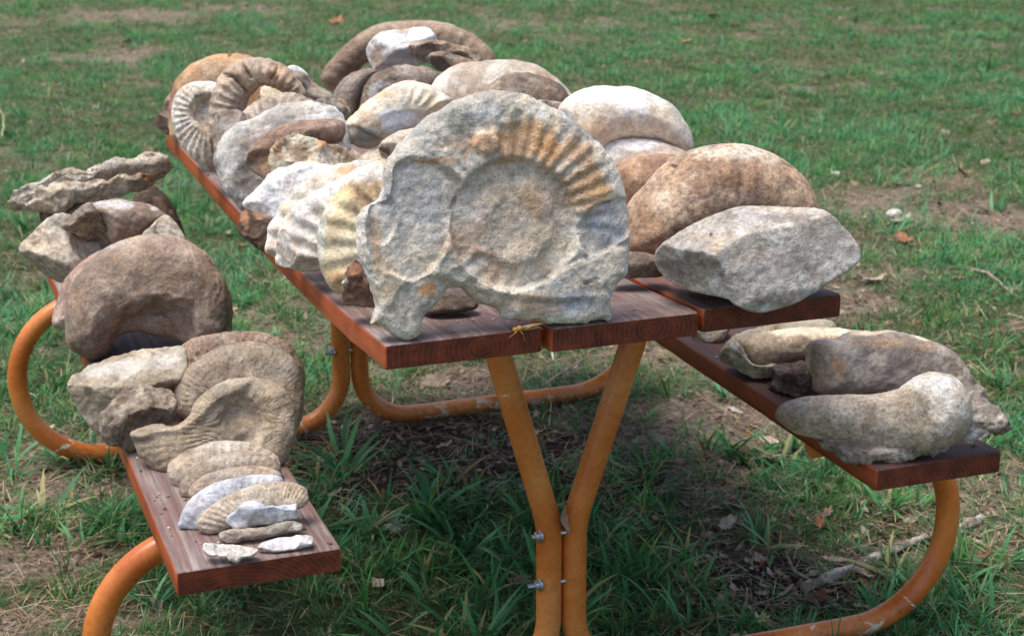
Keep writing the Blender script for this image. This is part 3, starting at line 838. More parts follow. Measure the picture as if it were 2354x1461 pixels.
stone(RK, 'crusty reddish brown chunk peeking out left of the largest ammonite', 'rock',
      [(784, 698), (783, 660), (792, 625), (808, 596), (820, 590), (850, 610), (890, 640), (890, 700), (850, 705), (810, 706)], y=.14, on='T', T=(.03, .04), R=.03, p=2.5, h=.003, c=((134, 98, 78), (110, 78, 62), (160, 128, 104)), n=(.003, .003, .0016), pit=.003, mat=M_ROUGH,
      patches=[(790, 650, (9, 16), (220, 210, 196), .8), (815, 620, (16, 26), (176, 116, 72), .7)])
# ---- tabletop, left row of leaning discs
stone(AM, 'yellowish cream disc with soft ribs leaning just left of the largest ammonite', 'ammonite fossil',
      [(775, 672), (750, 645), (735, 600), (731, 540), (742, 495), (770, 450), (815, 405), (870, 375), (950, 360), (1000, 400), (1000, 600), (930, 670), (850, 680)],
      y=.25, on='T', az=30, tilt=18, T=(.022, .024), R=.034, p=2.0, h=.003, rk=.3, chips=0, c=((214, 200, 168), (200, 178, 138), (188, 160, 120)), mixs=(.5, .4), n=(.002, .0010, .0006), mat=M_CLEAN,
      ribs=[dict(c=(960, 560), r=(60, 262), n=26, amp=.007, tw=.2, a=(110, 230))], patches=[(840, 400, (90, 26), WHT, .8), (745, 540, (14, 90), (200, 200, 186), .7), (800, 640, (40, 20), (178, 132, 84), .6), (850, 440, (40, 60), (160, 124, 90), .4), (800, 470, (30, 50), (226, 200, 140), .5)])
stone(AM, 'whitish lumpy ribbed half disc with pointed lower corner at the left table edge', 'ammonite fossil',
      [(640, 612), (630, 600), (634, 560), (645, 520), (672, 475), (715, 445), (770, 415), (830, 385), (890, 370), (900, 450), (860, 560), (800, 600), (745, 622), (690, 627)],
      y=.385, on='T', az=25, tilt=20, T=(.032, .03), R=.036, p=2.0, h=.003, rk=.35, chips=1, c=((222, 214, 204), (200, 190, 180), (186, 170, 152)), mixs=(.4, .4), n=(.003, .0016, .0008), mat=M_CLEAN,
      ribs=[dict(c=(860, 600), r=(70, 300), n=24, amp=.010, tw=.15, a=(85, 195))], bumps=[((690, 610, 34), .006, .01)], patches=[(690, 605, (40, 20), (150, 142, 130), .6), (660, 520, (20, 20), (226, 206, 180), .6)])
stone(AM, 'second whitish ribbed disc showing as a scalloped rim with orange flecks', 'ammonite fossil',
      [(625, 590), (612, 570), (616, 530), (640, 480), (672, 440), (715, 408), (770, 380), (830, 368), (900, 366), (930, 400), (900, 500), (800, 590), (700, 612)],
      y=.45, on='T', az=25, tilt=20, T=(.018, .02), R=.03, p=2.0, h=.003, rk=.35, chips=0, c=((224, 214, 198), (208, 194, 172), (186, 164, 138)), mixs=(.4, .4), n=(.002, .0014, .0008), mat=M_CLEAN,
      ribs=[dict(c=(880, 590), r=(90, 330), n=30, amp=.008, tw=.2, a=(85, 195), sc=.003)], patches=[(800, 392, (22, 14), (206, 150, 104), .8), (660, 478, (16, 16), (216, 180, 140), .7), (900, 372, (30, 14), (206, 168, 128), .7), (625, 570, (14, 24), (150, 134, 118), .5)])
stone(AM, 'bright white weathered disc with grey veins near the middle of the left table edge', 'ammonite fossil',
      [(620, 512), (590, 500), (560, 478), (562, 458), (590, 432), (618, 402), (650, 382), (690, 371), (740, 374), (790, 392), (850, 420), (850, 500), (740, 540), (660, 540)],
      y=.60, on='T', az=25, tilt=25, T=(.026, .025), R=.034, p=2.0, h=.003, rk=.5, c=((230, 228, 226), (212, 210, 208), (176, 174, 178)), mixs=(.4, .42), n=(.003, .002, .001), pit=.001, mat=M_CLEAN,
      patches=[(610, 490, (20, 14), (190, 172, 150), .5), (700, 400, (14, 8), (120, 120, 130), .6)])
stone(RK, 'small dark rusty chunk hanging over the left table edge', 'rock',
      [(552, 535), (550, 510), (560, 485), (572, 480), (600, 488), (625, 500), (640, 540), (630, 585), (600, 575), (570, 552)], y=.56, on='T', T=(.035, .05), R=.03, p=2.6, h=.003, c=((104, 84, 70), (84, 66, 56), (150, 112, 84)), n=(.003, .002, .001), pit=.002, mat=M_ROUGH, clamp=False,
      patches=[(562, 500, (14, 26), (188, 128, 86), .8)])
stone(FS, 'honeycombed cream and orange slab lying across the middle of the left row', 'fossil fragment',
      [(617, 388), (620, 345), (640, 325), (670, 300), (700, 306), (740, 322), (800, 340), (840, 355), (870, 345), (900, 350), (905, 380), (860, 400), (790, 420), (680, 430), (630, 420)],
      y=.68, on='T', T=(.04, .05), R=.035, p=2.4, h=.0032, c=((212, 196, 170), (190, 164, 132), (150, 122, 96)), mixs=(.45, .5), n=(.003, .003, .0016), pit=.0035, mat=M_ROUGH,
      patches=[(690, 340, (40, 26), (126, 104, 78), .8), (740, 330, (14, 14), (208, 150, 90), .8), (780, 360, (60, 20), (220, 208, 186), .7), (640, 340, (14, 40), (196, 144, 96), .7), (848, 360, (10, 10), (176, 130, 94), .7)])
stone(FS, 'smooth brown curved shell piece arching over the honeycombed slab', 'fossil fragment',
      [(562, 375), (575, 345), (600, 315), (640, 292), (690, 278), (760, 275), (792, 284), (786, 320), (740, 330), (700, 345), (660, 380), (620, 420), (600, 402)],
      y=.76, on='T', az=10, tilt=25, T=(.03, .05), R=.03, p=2.2, h=.0034, c=((158, 130, 110), (140, 112, 94), (178, 152, 130)), n=(.003, .001, .0005), creases=[([(780, 286), (776, 322)], .003, .003), ([(640, 305), (740, 292)], .002, .003)],
      patches=[(600, 385, (30, 20), (186, 148, 112), .6), (770, 300, (24, 20), (176, 142, 122), .6)])
stone(AM, 'big grey white disc with dark blotches standing upright at the left table edge', 'ammonite fossil',
      [(560, 487), (530, 460), (505, 425), (495, 380), (497, 345), (515, 312), (545, 285), (590, 268), (640, 245), (690, 232), (740, 235), (775, 250), (800, 300), (800, 380), (720, 440), (640, 480), (590, 492)],
      y=.86, on='T', az=22, tilt=16, T=(.04, .045), R=.05, p=2.4, h=.0038, c=((206, 202, 194), (184, 178, 168), (152, 144, 134)), mixs=(.5, .45), n=(.006, .003, .0009), pit=.001,
      patches=[(575, 400, (30, 36), (120, 106, 94), .7), (590, 440, (40, 30), (138, 124, 110), .6), (560, 305, (24, 8), (140, 148, 154), .7), (600, 330, (40, 30), (178, 150, 124), .5), (700, 258, (50, 14), (190, 178, 160), .5), (520, 400, (20, 60), (214, 212, 206), .5)])
stone(RK, 'lumpy pitted grey rock at the right shoulder of the big grey white disc', 'rock',
      [(720, 240), (740, 225), (765, 219), (785, 232), (800, 252), (808, 278), (795, 300), (760, 300), (725, 290), (715, 262)], y=.92, on='T', T=(.035, .04), R=.03, h=.003, c=((150, 138, 126), (128, 114, 102), (196, 188, 178)), n=(.004, .003, .0015), pit=.004, mat=M_ROUGH, clamp=False)
stone(FS, 'small tan wedge between the lumpy pitted rock and the blue white centred ammonite', 'fossil fragment',
      [(770, 232), (792, 226), (806, 250), (812, 290), (800, 330), (785, 340), (770, 300)], y=.98, on='T', T=(.02, .03), R=.02, h=.003, c=((190, 156, 124), (172, 136, 106), BRN), n=(.002, .001, .0006))
stone(AM, 'faintly ribbed tan arch showing above the big grey white disc', 'ammonite fossil',
      [(550, 280), (556, 260), (580, 238), (620, 220), (660, 213), (700, 222), (730, 244), (740, 300), (700, 340), (620, 340), (570, 320)], y=1.0, on='T', az=20, tilt=20, T=(.025, .03), R=.035, h=.0034, c=((192, 174, 152), (172, 150, 130), BRN), n=(.002, .002, .0008),
      ribs=[dict(c=(650, 330), r=(60, 125), n=30, amp=.006, tw=.6, a=(20, 165), col=(206, 190, 170))])
stone(RK, 'small squarish grey stone between the ribbed coil and the big grey white disc', 'rock',
      [(492, 350), (490, 300), (498, 262), (520, 252), (556, 252), (570, 280), (570, 360), (530, 380)], y=1.02, on='T', T=(.03, .04), R=.03, p=2.6, h=.0034, c=((182, 170, 156), (160, 148, 136), BRN), n=(.003, .002, .001), mat=M_ROUGH, creases=[([(500, 290), (560, 282)], .003, .004)])
stone(AM, 'cream strongly ribbed coil standing at the far left table edge', 'ammonite fossil',
      [(470, 389), (440, 365), (412, 330), (395, 290), (393, 250), (404, 218), (430, 196), (465, 189), (500, 192), (540, 215), (560, 270), (550, 340), (510, 380), (488, 393)],
      y=1.15, on='T', az=20, tilt=12, T=(.035, .04), R=.045, p=2.2, h=.0031, c=((222, 212, 196), (204, 190, 170), (176, 154, 130)), mixs=(.4, .45), n=(.002, .0014, .0007),
      ribs=[dict(c=(487, 262), r=(34, 150), n=32, amp=.0048, tw=-.4, k=.8, a=(50, 290), col=(234, 228, 216))], bumps=[((484, 258, 36), -.020, .008)],
      patches=[(480, 235, (24, 30), (140, 128, 116), .5), (510, 300, (50, 50), (164, 140, 116), .6), (490, 360, (40, 40), (150, 126, 102), .6)])
stone(AM, 'cracked knobbly brown half ring arching above the cream ribbed coil', 'ammonite fossil',
      [(480, 290), (482, 240), (495, 195), (520, 160), (560, 138), (600, 133), (650, 150), (685, 180), (705, 215), (700, 232), (670, 222), (650, 212), (625, 198), (605, 195), (588, 205), (570, 230), (560, 262), (556, 310), (520, 340), (490, 330)],
      y=1.12, on='T', az=18, tilt=12, T=(.042, .05), h=.0025, c=((190, 170, 148), (174, 152, 130), (150, 128, 108)), mixs=(.5, .4), n=(.002, .0022, .001),
      ribs=[dict(c=(610, 260), r=(45, 135), n=30, amp=.006, a=(15, 190), sc=.0015)],
      creases=[([(515, 172), (540, 178), (556, 195), (578, 222)], .026, .0032), ([(556, 144), (568, 160), (582, 180)], .024, .0030), ([(642, 152), (638, 170), (626, 182)], .020, .0026), ([(500, 230), (530, 240), (560, 236)], .006, .002), ([(680, 200), (660, 215)], .008, .002)],
      patches=[(640, 175, (30, 24), (186, 150, 116), .5)])
stone(FS, 'grey segment of whorl resting against the cracked brown half ring', 'fossil fragment',
      [(668, 172), (690, 165), (720, 182), (748, 205), (768, 220), (775, 260), (740, 280), (705, 250), (690, 215)], y=1.22, on='T', T=(.035, .04), h=.0034, c=((164, 148, 132), (146, 130, 114), BRN), n=(.003, .0012, .0006), clamp=False)
stone(FS, 'pale cream bit showing through the hole of the cracked half ring', 'fossil fragment',
      [(600, 225), (600, 203), (620, 198), (645, 212), (660, 235), (630, 250)], y=1.24, on='T', T=(.02, .03), h=.003, c=((232, 222, 200), (214, 200, 172), YEL), n=(.002, .001, .0005), mat=M_CLEAN, clamp=False)
stone(FS, 'white chip peeping out behind the top of the cracked half ring', 'fossil fragment',
      [(655, 168), (662, 155), (680, 152), (700, 163), (706, 180), (680, 186)], y=1.3, on='T', T=(.02, .03), h=.003, c=((236, 232, 222), (222, 216, 204), CRM), n=(.002, .001, .0005), mat=M_CLEAN, clamp=False)
stone(AM, 'orange brown disc with reddish rim at the back left of the tabletop', 'ammonite fossil',
      [(400, 330), (388, 290), (388, 245), (395, 205), (415, 170), (445, 145), (480, 128), (525, 122), (570, 128), (610, 150), (650, 200), (660, 290), (600, 340), (500, 350)],
      y=1.36, on='T', az=22, tilt=14, T=(.03, .05), R=.045, p=2.3, h=.004, c=((196, 154, 112), (178, 134, 94), (206, 172, 134)), n=(.004, .0014, .0007), cs=1.4,
      patches=[(400, 220, (16, 70), (160, 100, 84), .8), (500, 130, (60, 14), (214, 168, 116), .7), (440, 230, (40, 40), (150, 126, 104), .5), (530, 128, 6, (60, 50, 40), .8)])
stone(RK, 'small knobbly pebble at the far left corner of the tabletop', 'pebble',
      [(352, 285), (360, 265), (385, 252), (405, 262), (402, 300), (388, 312), (368, 300)], y=1.68, on='T', T=(.035, .04), h=.003, c=((146, 124, 108), (126, 102, 88), DK), n=(.003, .001, .0006), clamp=False)
stone(RK, 'second pale brown pebble tucked against the orange brown disc rim', 'pebble',
      [(374, 262), (376, 235), (388, 215), (405, 215), (410, 250), (395, 270)], y=1.74, on='T', T=(.03, .04), h=.003, c=((170, 150, 128), (150, 130, 110), BRN), n=(.003, .001, .0006), clamp=False)
# ---- tabletop, middle heap
stone(FS, 'small pale ribbed piece with a dark broken end beside the largest ammonite', 'fossil fragment',
      [(868, 345), (874, 330), (900, 308), (930, 297), (955, 294), (985, 320), (985, 370), (930, 372), (900, 362), (880, 358)], y=.62, on='T', T=(.03, .04), R=.03, h=.003, c=((212, 202, 188), (196, 178, 158), (172, 146, 122)), n=(.003, .0015, .0007), mat=M_CLEAN, clamp=False,
      patches=[(882, 350, (16, 14), (96, 80, 70), .9)], ribs=[dict(c=(1000, 330), r=(10, 130), n=26, amp=.004, a=(120, 240))])
stone(FS, 'tan stone showing in the gap beside the small piece with a dark end', 'fossil fragment',
      [(820, 395), (828, 362), (850, 346), (880, 350), (915, 368), (915, 400), (860, 415)], y=.66, on='T', T=(.03, .06), h=.0034, c=((196, 166, 132), (176, 146, 114), CRM), n=(.003, .001, .0006), clamp=False)
stone(AM, 'cream ribbed ammonite with a bluish white centre lying in the middle heap', 'ammonite fossil',
      [(790, 300), (795, 280), (815, 262), (840, 240), (870, 218), (905, 198), (940, 188), (985, 196), (1030, 222), (1035, 235), (1010, 262), (985, 300), (950, 300), (900, 320), (870, 335), (840, 342), (815, 332), (796, 320)],
      y=.84, on='T', T=(.042, .05), R=.05, p=2.4, h=.0031, c=((216, 202, 178), (200, 180, 150), (190, 184, 174)), mixs=(.45, .35), n=(.003, .0025, .001), mat=M_CLEAN, clamp=False,
      ribs=[dict(c=(930, 300), r=(60, 125), n=26, amp=.007, tw=.4, a=(5, 95), k=1.4)],
      bumps=[([(865, 300), (880, 272), (920, 256), (970, 258), (985, 270), (960, 300), (900, 318)], -.004, .003), ([(790, 290), (830, 296), (870, 330), (840, 350), (790, 330)], -.012, .004)],
      patches=[(920, 280, (55, 24), (222, 226, 228), .95), (845, 310, (40, 22), (142, 144, 140), .7), (880, 215, (40, 14), (206, 170, 128), .6), (990, 240, (26, 26), (226, 202, 160), .6)])
stone(AM, 'beige broad smooth shell behind the top of the largest ammonite', 'ammonite fossil',
      [(980, 250), (985, 215), (1010, 175), (1050, 150), (1100, 141), (1170, 139), (1230, 150), (1270, 172), (1300, 200), (1322, 240), (1320, 300), (1200, 340), (1040, 330)],
      y=1.05, on='T', T=(.06, .08), h=.0042, c=((200, 184, 164), (182, 164, 144), (216, 206, 190)), n=(.004, .0012, .0006), cs=1.4, ribs=[dict(c=(1150, 330), r=(60, 250), n=34, amp=.003, a=(20, 165))], creases=[([(1075, 150), (1100, 190), (1090, 220)], .002, .002)], patches=[(1010, 200, (26, 30), (228, 222, 210), .7), (1260, 175, (40, 16), (196, 150, 116), .6)])
stone(AM, 'dark speckled crescent lying against the beige broad shell', 'ammonite fossil',
      [(1095, 240), (1110, 208), (1145, 180), (1190, 167), (1235, 172), (1280, 192), (1308, 218), (1318, 240), (1322, 290), (1240, 300), (1120, 290)],
      y=.94, on='T', T=(.05, .06), h=.0038, c=((140, 120, 102), (120, 100, 84), (166, 148, 128)), n=(.003, .0014, .001), mat=M_ROUGH)
stone(FS, 'thin greyish shell rim poking out behind the right shoulder of the largest ammonite', 'fossil fragment',
      [(1180, 262), (1200, 240), (1235, 228), (1275, 232), (1310, 245), (1330, 275), (1300, 310), (1220, 310)], y=.72, on='T', T=(.03, .04), h=.0038, c=((176, 160, 144), (156, 140, 126), CRM), n=(.003, .0012, .0006), clamp=False)
stone(AM, 'white and buff fat crescent fossil at the right table edge', 'ammonite fossil',
      [(1284, 262), (1286, 245), (1310, 222), (1350, 203), (1400, 197), (1455, 200), (1500, 215), (1540, 240), (1570, 280), (1586, 320), (1588, 352), (1560, 372), (1500, 330), (1440, 325), (1400, 340), (1360, 380), (1300, 360)],
      y=.66, on='T', az=12, T=(.075, .08), h=.004, c=((222, 208, 186), (200, 178, 150), (230, 226, 218)), ribs=[dict(c=(1440, 420), r=(60, 260), n=22, amp=.003, a=(10, 165))], mixs=(.35, .45), n=(.005, .0012, .0005), mat=M_CLEAN, clamp=False, cs=1.4,
      patches=[(1370, 215, (70, 26), (238, 236, 232), .8), (1340, 290, (60, 30), (206, 168, 124), .6), (1545, 290, (30, 50), (190, 182, 168), .6), (1420, 250, (20, 30), (220, 224, 228), .7)])  # white top patch: sun dapple put into the colour over pale stone
stone(AM, 'white topped shell tucked beneath the white and buff crescent', 'ammonite fossil',
      [(1360, 420), (1370, 345), (1400, 325), (1440, 319), (1500, 324), (1550, 335), (1582, 352), (1590, 400), (1560, 440), (1450, 460)], y=.60, on='T', T=(.045, .07), h=.004, c=((214, 206, 198), (186, 170, 154), (232, 230, 228)), n=(.004, .0014, .0006), mat=M_CLEAN,
      patches=[(1450, 335, (60, 14), (240, 240, 242), .8), (1540, 345, (40, 12), (168, 140, 120), .6)])
stone(AM, 'orange brown rounded shell between the largest ammonite and the brown crescent', 'ammonite fossil',
      [(1390, 480), (1400, 400), (1420, 375), (1470, 358), (1530, 357), (1580, 372), (1590, 430), (1540, 520), (1440, 540)], y=.52, on='T', T=(.045, .05), h=.004, c=((176, 132, 94), (150, 112, 82), (196, 160, 124)), n=(.004, .0014, .0007), patches=[(1450, 440, (40, 40), (120, 92, 72), .6)])
stone(AM, 'grey brown smooth whorl at the left of the back heap', 'ammonite fossil',
      [(768, 290), (765, 240), (768, 212), (785, 185), (815, 165), (850, 155), (870, 165), (850, 195), (830, 230), (822, 270), (815, 310), (790, 320)], y=1.30, on='T', T=(.045, .05), h=.0036, c=((156, 142, 132), (140, 126, 116), BRN), n=(.003, .0012, .0006))
stone(AM, 'mottled dark disc under the white block in the back heap', 'ammonite fossil',
      [(828, 290), (832, 215), (835, 195), (858, 170), (900, 153), (950, 148), (990, 155), (1015, 180), (1030, 240), (1000, 320), (900, 330)], y=1.22, on='T', T=(.045, .05), R=.05, p=2.3, h=.0036, c=((172, 156, 140), (146, 128, 112), (116, 98, 86)), mixs=(.5, .55), n=(.003, .0025, .001), pit=.0016, mat=M_ROUGH,
      patches=[(870, 205, (30, 24), (206, 200, 198), .7), (845, 190, (12, 12), DK, .7)])
stone(RK, 'small dark oval cobble on top of the back heap', 'rock',
      [(985, 135), (990, 121), (1020, 118), (1060, 128), (1095, 142), (1085, 160), (1050, 172), (1015, 166), (995, 152)], y=1.30, on='T', T=(.03, .03), h=.003, c=((146, 126, 108), (124, 106, 90), DK), n=(.002, .001, .0008), clamp=False, patches=[(1050, 130, (30, 6), (206, 200, 196), .6)])
stone(FS, 'jagged brown broken slab beside the white block on the back heap', 'fossil fragment',
      [(937, 103), (950, 93), (985, 93), (1040, 97), (1080, 108), (1098, 112), (1112, 140), (1080, 150), (1020, 146), (985, 150), (960, 136), (952, 122)], y=1.37, on='T', T=(.03, .035), R=.025, p=2.6, h=.003, sharp=True, c=((154, 132, 112), (132, 110, 92), (186, 166, 142)), n=(.002, .0025, .001), pit=.001, mat=M_ROUGH, clamp=False,
      patches=[(965, 118, (24, 12), (196, 178, 152), .7)])
stone(RK, 'white and grey block balanced highest on the back heap', 'rock',
      [(870, 170), (848, 140), (845, 115), (860, 90), (890, 72), (930, 68), (965, 63), (985, 68), (1002, 92), (1000, 130), (960, 152), (930, 158), (900, 164)], y=1.46, on='T', T=(.06, .05), R=.02, p=2.6, h=.0028, chips=0, fk=.0015, faces=[((848, 140, .0), (850, 92, .0), (905, 118, .05)), ((885, 72, .0), (985, 66, .006), (925, 112, .052)), ((1002, 92, .012), (960, 152, .006), (930, 112, .052)), ((870, 170, .0), (930, 158, .0), (905, 118, .052))], c=((208, 206, 206), (186, 178, 170), (166, 144, 120)), mixs=(.4, .4), n=(.004, .0025, .0009), mat=M_CLEAN, clamp=False,
      patches=[(965, 78, (34, 16), (236, 238, 242), .9), (868, 130, (20, 34), (160, 134, 106), .8), (920, 120, (34, 24), (176, 176, 182), .6)])
stone(AM, 'huge smooth brown ring fossil at the very back of the table', 'ammonite fossil',
      [(760, 206), (738, 185), (745, 160), (770, 128), (810, 92), (860, 62), (920, 47), (980, 45), (1040, 56), (1090, 80), (1125, 108), (1142, 135), (1150, 200), (1120, 260), (1085, 240), (1070, 170), (1010, 125), (940, 115), (870, 130), (820, 165), (790, 200)],
      y=1.58, on='T', T=(.05, .05), h=.004, c=((160, 136, 112), (138, 114, 94), (118, 98, 80)), mixs=(.5, .4), n=(.003, .0014, .001), cs=1.3, ribs=[dict(c=(940, 230), r=(60, 250), n=44, amp=.003, a=(5, 180))], creases=[([(830, 80), (850, 110), (845, 130)], .004, .0022), ([(1060, 60), (1050, 95)], .003, .002)], patches=[(960, 60, (100, 14), (186, 160, 132), .6)])

# ---- near left bench
DB = 'ammonite fossil'
stone(FS, 'flat jagged limestone slab balanced on top of the pile on the left bench', 'stone slab',
      [(20, 462), (28, 445), (70, 432), (110, 410), (150, 400), (200, 402), (215, 385), (260, 378), (290, 382), (325, 366), (345, 362), (402, 380), (370, 400), (335, 425), (300, 432), (240, 448), (180, 455), (130, 482), (95, 470), (60, 476)],
      y=1.30, on='L', tilt=52, T=(.022, .03), R=.010, p=2.8, h=.003, sharp=True, jag=.003, c=((200, 184, 162), (178, 162, 140), (220, 208, 188)), mixs=(.5, .4), n=(.003, .0035, .0015), pit=.003, mat=M_ROUGH, clamp=False,
      creases=[([(75, 430), (140, 425), (200, 418), (290, 405)], .010, .004), ([(200, 402), (240, 420), (300, 392), (340, 385)], .006, .004)],
      patches=[(340, 415, (20, 10), (206, 140, 70), .8), (240, 400, (50, 12), (214, 206, 192), .7), (60, 462, (30, 8), (120, 104, 88), .5)])
stone(FS, 'smaller jagged plate lying on the big slab at the top of the left bench pile', 'stone slab',
      [(72, 430), (95, 414), (125, 402), (160, 399), (200, 402), (232, 398), (262, 380), (300, 383), (330, 366), (352, 364), (396, 378), (372, 394), (330, 404), (290, 402), (240, 418), (190, 420), (130, 430)],
      y=1.29, on='L', tilt=50, lift=0, T=(.030, .002), R=.008, p=2.8, h=.0028, sharp=True, jag=.004, c=((208, 194, 172), (186, 170, 150), (224, 212, 194)), mixs=(.5, .4), n=(.003, .0025, .0012), pit=.002, mat=M_ROUGH, clamp=False,
      patches=[(345, 378, (14, 6), (110, 90, 74), .7), (250, 395, (40, 8), (214, 206, 192), .7)])
stone(AM, 'dark brown disc standing behind the slab topped pile on the left bench', DB,
      [(300, 470), (330, 430), (355, 425), (385, 455), (408, 495), (424, 545), (430, 600), (380, 640), (300, 620)], y=1.42, on='L', T=(.03, .04), h=.0038, c=((96, 80, 68), (80, 66, 56), BRN), n=(.003, .0012, .0007))
stone(RK, 'dark small stone under the left end of the jagged slab', 'rock',
      [(92, 520), (88, 485), (105, 470), (150, 465), (200, 470), (210, 510), (150, 540), (110, 545)], y=1.33, on='L', T=(.03, .05), h=.0036, c=((120, 98, 82), (100, 82, 68), TAN), n=(.003, .002, .001), clamp=False, mat=M_ROUGH)
stone(FS, 'pale beige blocky whorl piece at the outer end of the left bench pile', 'fossil fragment',
      [(42, 572), (60, 548), (95, 512), (140, 490), (170, 500), (200, 540), (235, 565), (240, 620), (200, 640), (150, 650), (110, 640), (75, 610)], y=1.18, on='L', T=(.055, .08), R=.05, p=2.8, h=.0035, c=((196, 182, 160), (178, 164, 144), (158, 144, 128)), n=(.003, .0016, .0008), clamp=False,
      faces=[((42, 572, .0), (150, 640, .01), (75, 610, -.02)), ((60, 548, .02), (140, 600, .05), (190, 560, .055))], creases=[([(105, 592), (140, 570), (165, 560)], .005, .003)])
stone(FS, 'dark grey brown wedge piece in the middle of the left bench pile', 'fossil fragment',
      [(140, 520), (155, 500), (190, 475), (215, 472), (250, 540), (250, 580), (215, 575), (180, 545)], y=1.13, on='L', T=(.045, .06), R=.03, p=2.5, h=.0033, c=((142, 126, 110), (122, 106, 92), TAN), n=(.002, .002, .001), clamp=False, creases=[([(150, 515), (190, 548), (220, 570)], .006, .004)])
stone(AM, 'brown curved whorl with a white splashed back in the left bench pile', DB,
      [(200, 478), (225, 466), (270, 459), (320, 464), (360, 478), (385, 496), (360, 520), (330, 545), (290, 555), (255, 560), (235, 520)], y=1.17, on='L', T=(.05, .06), R=.05, h=.0033, c=((158, 136, 120), (138, 116, 100), (176, 160, 144)), n=(.003, .0018, .0008), clamp=False,
      patches=[(265, 470, (45, 12), (206, 204, 202), .8), (355, 480, (20, 6), (222, 220, 216), .7), (300, 505, (50, 14), (112, 90, 78), .4)])
stone(FS, 'pale grey wedge at the inner end of the left bench pile', 'fossil fragment',
      [(325, 542), (350, 515), (378, 492), (400, 508), (425, 548), (420, 600), (360, 600), (320, 580)], y=1.10, on='L', T=(.04, .05), R=.035, p=2.5, h=.0034, c=((192, 182, 164), (172, 160, 142), TAN), n=(.002, .0014, .0008), clamp=False)
stone(AM, 'pinkish disc edge showing left of the big brown kidney shaped fossil', DB,
      [(150, 760), (125, 752), (119, 735), (130, 690), (150, 640), (190, 600), (240, 570), (300, 560), (340, 640), (300, 740), (220, 790)], y=1.06, on='L', T=(.03, .05), R=.04, h=.0036, c=((172, 142, 126), (156, 128, 112), (190, 164, 146)), n=(.003, .0014, .0007), clamp=False)
stone(AM, 'big brown kidney shaped fossil with an arched base on the left bench', DB,
      [(205, 830), (170, 812), (152, 785), (150, 740), (155, 690), (175, 640), (215, 592), (260, 560), (310, 543), (370, 541), (430, 555), (480, 590), (515, 640), (532, 690), (533, 740), (525, 790), (470, 800), (425, 790), (400, 778), (350, 770), (300, 765), (265, 780), (250, 810), (228, 828)],
      y=.98, on='L', T=(.085, .07), R=.075, p=2.1, h=.0038, c=((164, 142, 122), (146, 124, 106), (182, 164, 144)), mixs=(.5, .35), n=(.004, .0016, .0009), cs=1.3,
      bumps=[([(262, 782), (280, 740), (320, 706), (370, 696), (420, 712), (440, 760), (400, 785), (300, 775)], -.045, .014), ([(320, 770), (345, 730), (385, 735), (400, 780)], .02, .01)],
      patches=[(300, 560, (90, 14), (196, 178, 156), .6), (195, 790, (45, 30), (124, 104, 88), .6), (440, 570, (60, 20), (186, 158, 136), .6), (360, 740, (50, 26), (172, 150, 130), .5), (500, 700, (30, 60), (126, 108, 94), .5)])  # pale patches along the upper rim paint the light falling on it
stone(FS, 'large pale topped dish shaped slab lying across the left bench', 'fossil fragment',
      [(262, 1012), (220, 990), (180, 945), (155, 900), (153, 882), (175, 855), (215, 832), (270, 808), (330, 797), (395, 793), (420, 800), (430, 830), (425, 860), (400, 900), (360, 960), (310, 1010)],
      y=.60, on='L', T=(.08, .05), R=.03, p=2.5, h=.0036, c=((190, 176, 152), (168, 152, 128), (150, 132, 108)), n=(.005, .003, .001), pit=.0012,
      faces=[((155, 884, .01), (300, 893, .055), (300, 798, -.02)), ((155, 886, .01), (300, 893, .055), (290, 1010, .0)), ((425, 860, .03), (300, 893, .055), (420, 800, .0))],
      patches=[(290, 835, (130, 36), (208, 202, 190), .75), (200, 960, (50, 50), (162, 146, 116), .6), (240, 990, (30, 20), (120, 100, 80), .5)], clamp=False)  # top patch is pale stone with a sun dapple painted in
stone(AM, 'brown ribbed arch behind the finely ribbed disc on the left bench', DB,
      [(395, 860), (410, 810), (430, 785), (480, 768), (540, 760), (600, 764), (650, 780), (680, 806), (698, 850), (690, 900), (600, 930), (450, 900)], y=.66, on='L', az=10, tilt=24, T=(.02, .03), R=.04, h=.0035, c=((166, 140, 118), (148, 124, 104), CRM), n=(.003, .0018, .0008),
      ribs=[dict(c=(560, 900), r=(80, 150), n=44, amp=.004, a=(10, 170), tw=.5)])
stone(AM, 'finely ribbed domed disc behind the notched ammonite on the left bench', DB,
      [(430, 965), (405, 945), (400, 905), (410, 870), (440, 835), (490, 802), (545, 787), (600, 785), (650, 800), (685, 830), (698, 870), (698, 930), (680, 990), (600, 1020), (480, 1010)],
      y=.53, on='L', az=14, tilt=22, T=(.030, .03), R=.035, h=.003, c=((160, 142, 120), (142, 124, 104), (178, 162, 140)), n=(.003, .0014, .0008),
      ribs=[dict(c=(575, 960), r=(50, 200), n=86, amp=.0028, tw=.5, a=(0, 180), col=(182, 164, 140))])
stone(RK, 'rough grey lump wedged between the dish slab and the notched ammonite', 'rock',
      [(270, 1030), (240, 1005), (230, 970), (245, 935), (275, 905), (310, 892), (350, 888), (395, 892), (405, 930), (390, 975), (350, 1010), (310, 1032)], y=.47, on='L', T=(.04, .06), R=.04, p=2.4, h=.0032, c=((150, 134, 116), (130, 114, 98), (182, 168, 148)), n=(.006, .004, .0014), pit=.003, mat=M_ROUGH, clamp=False)
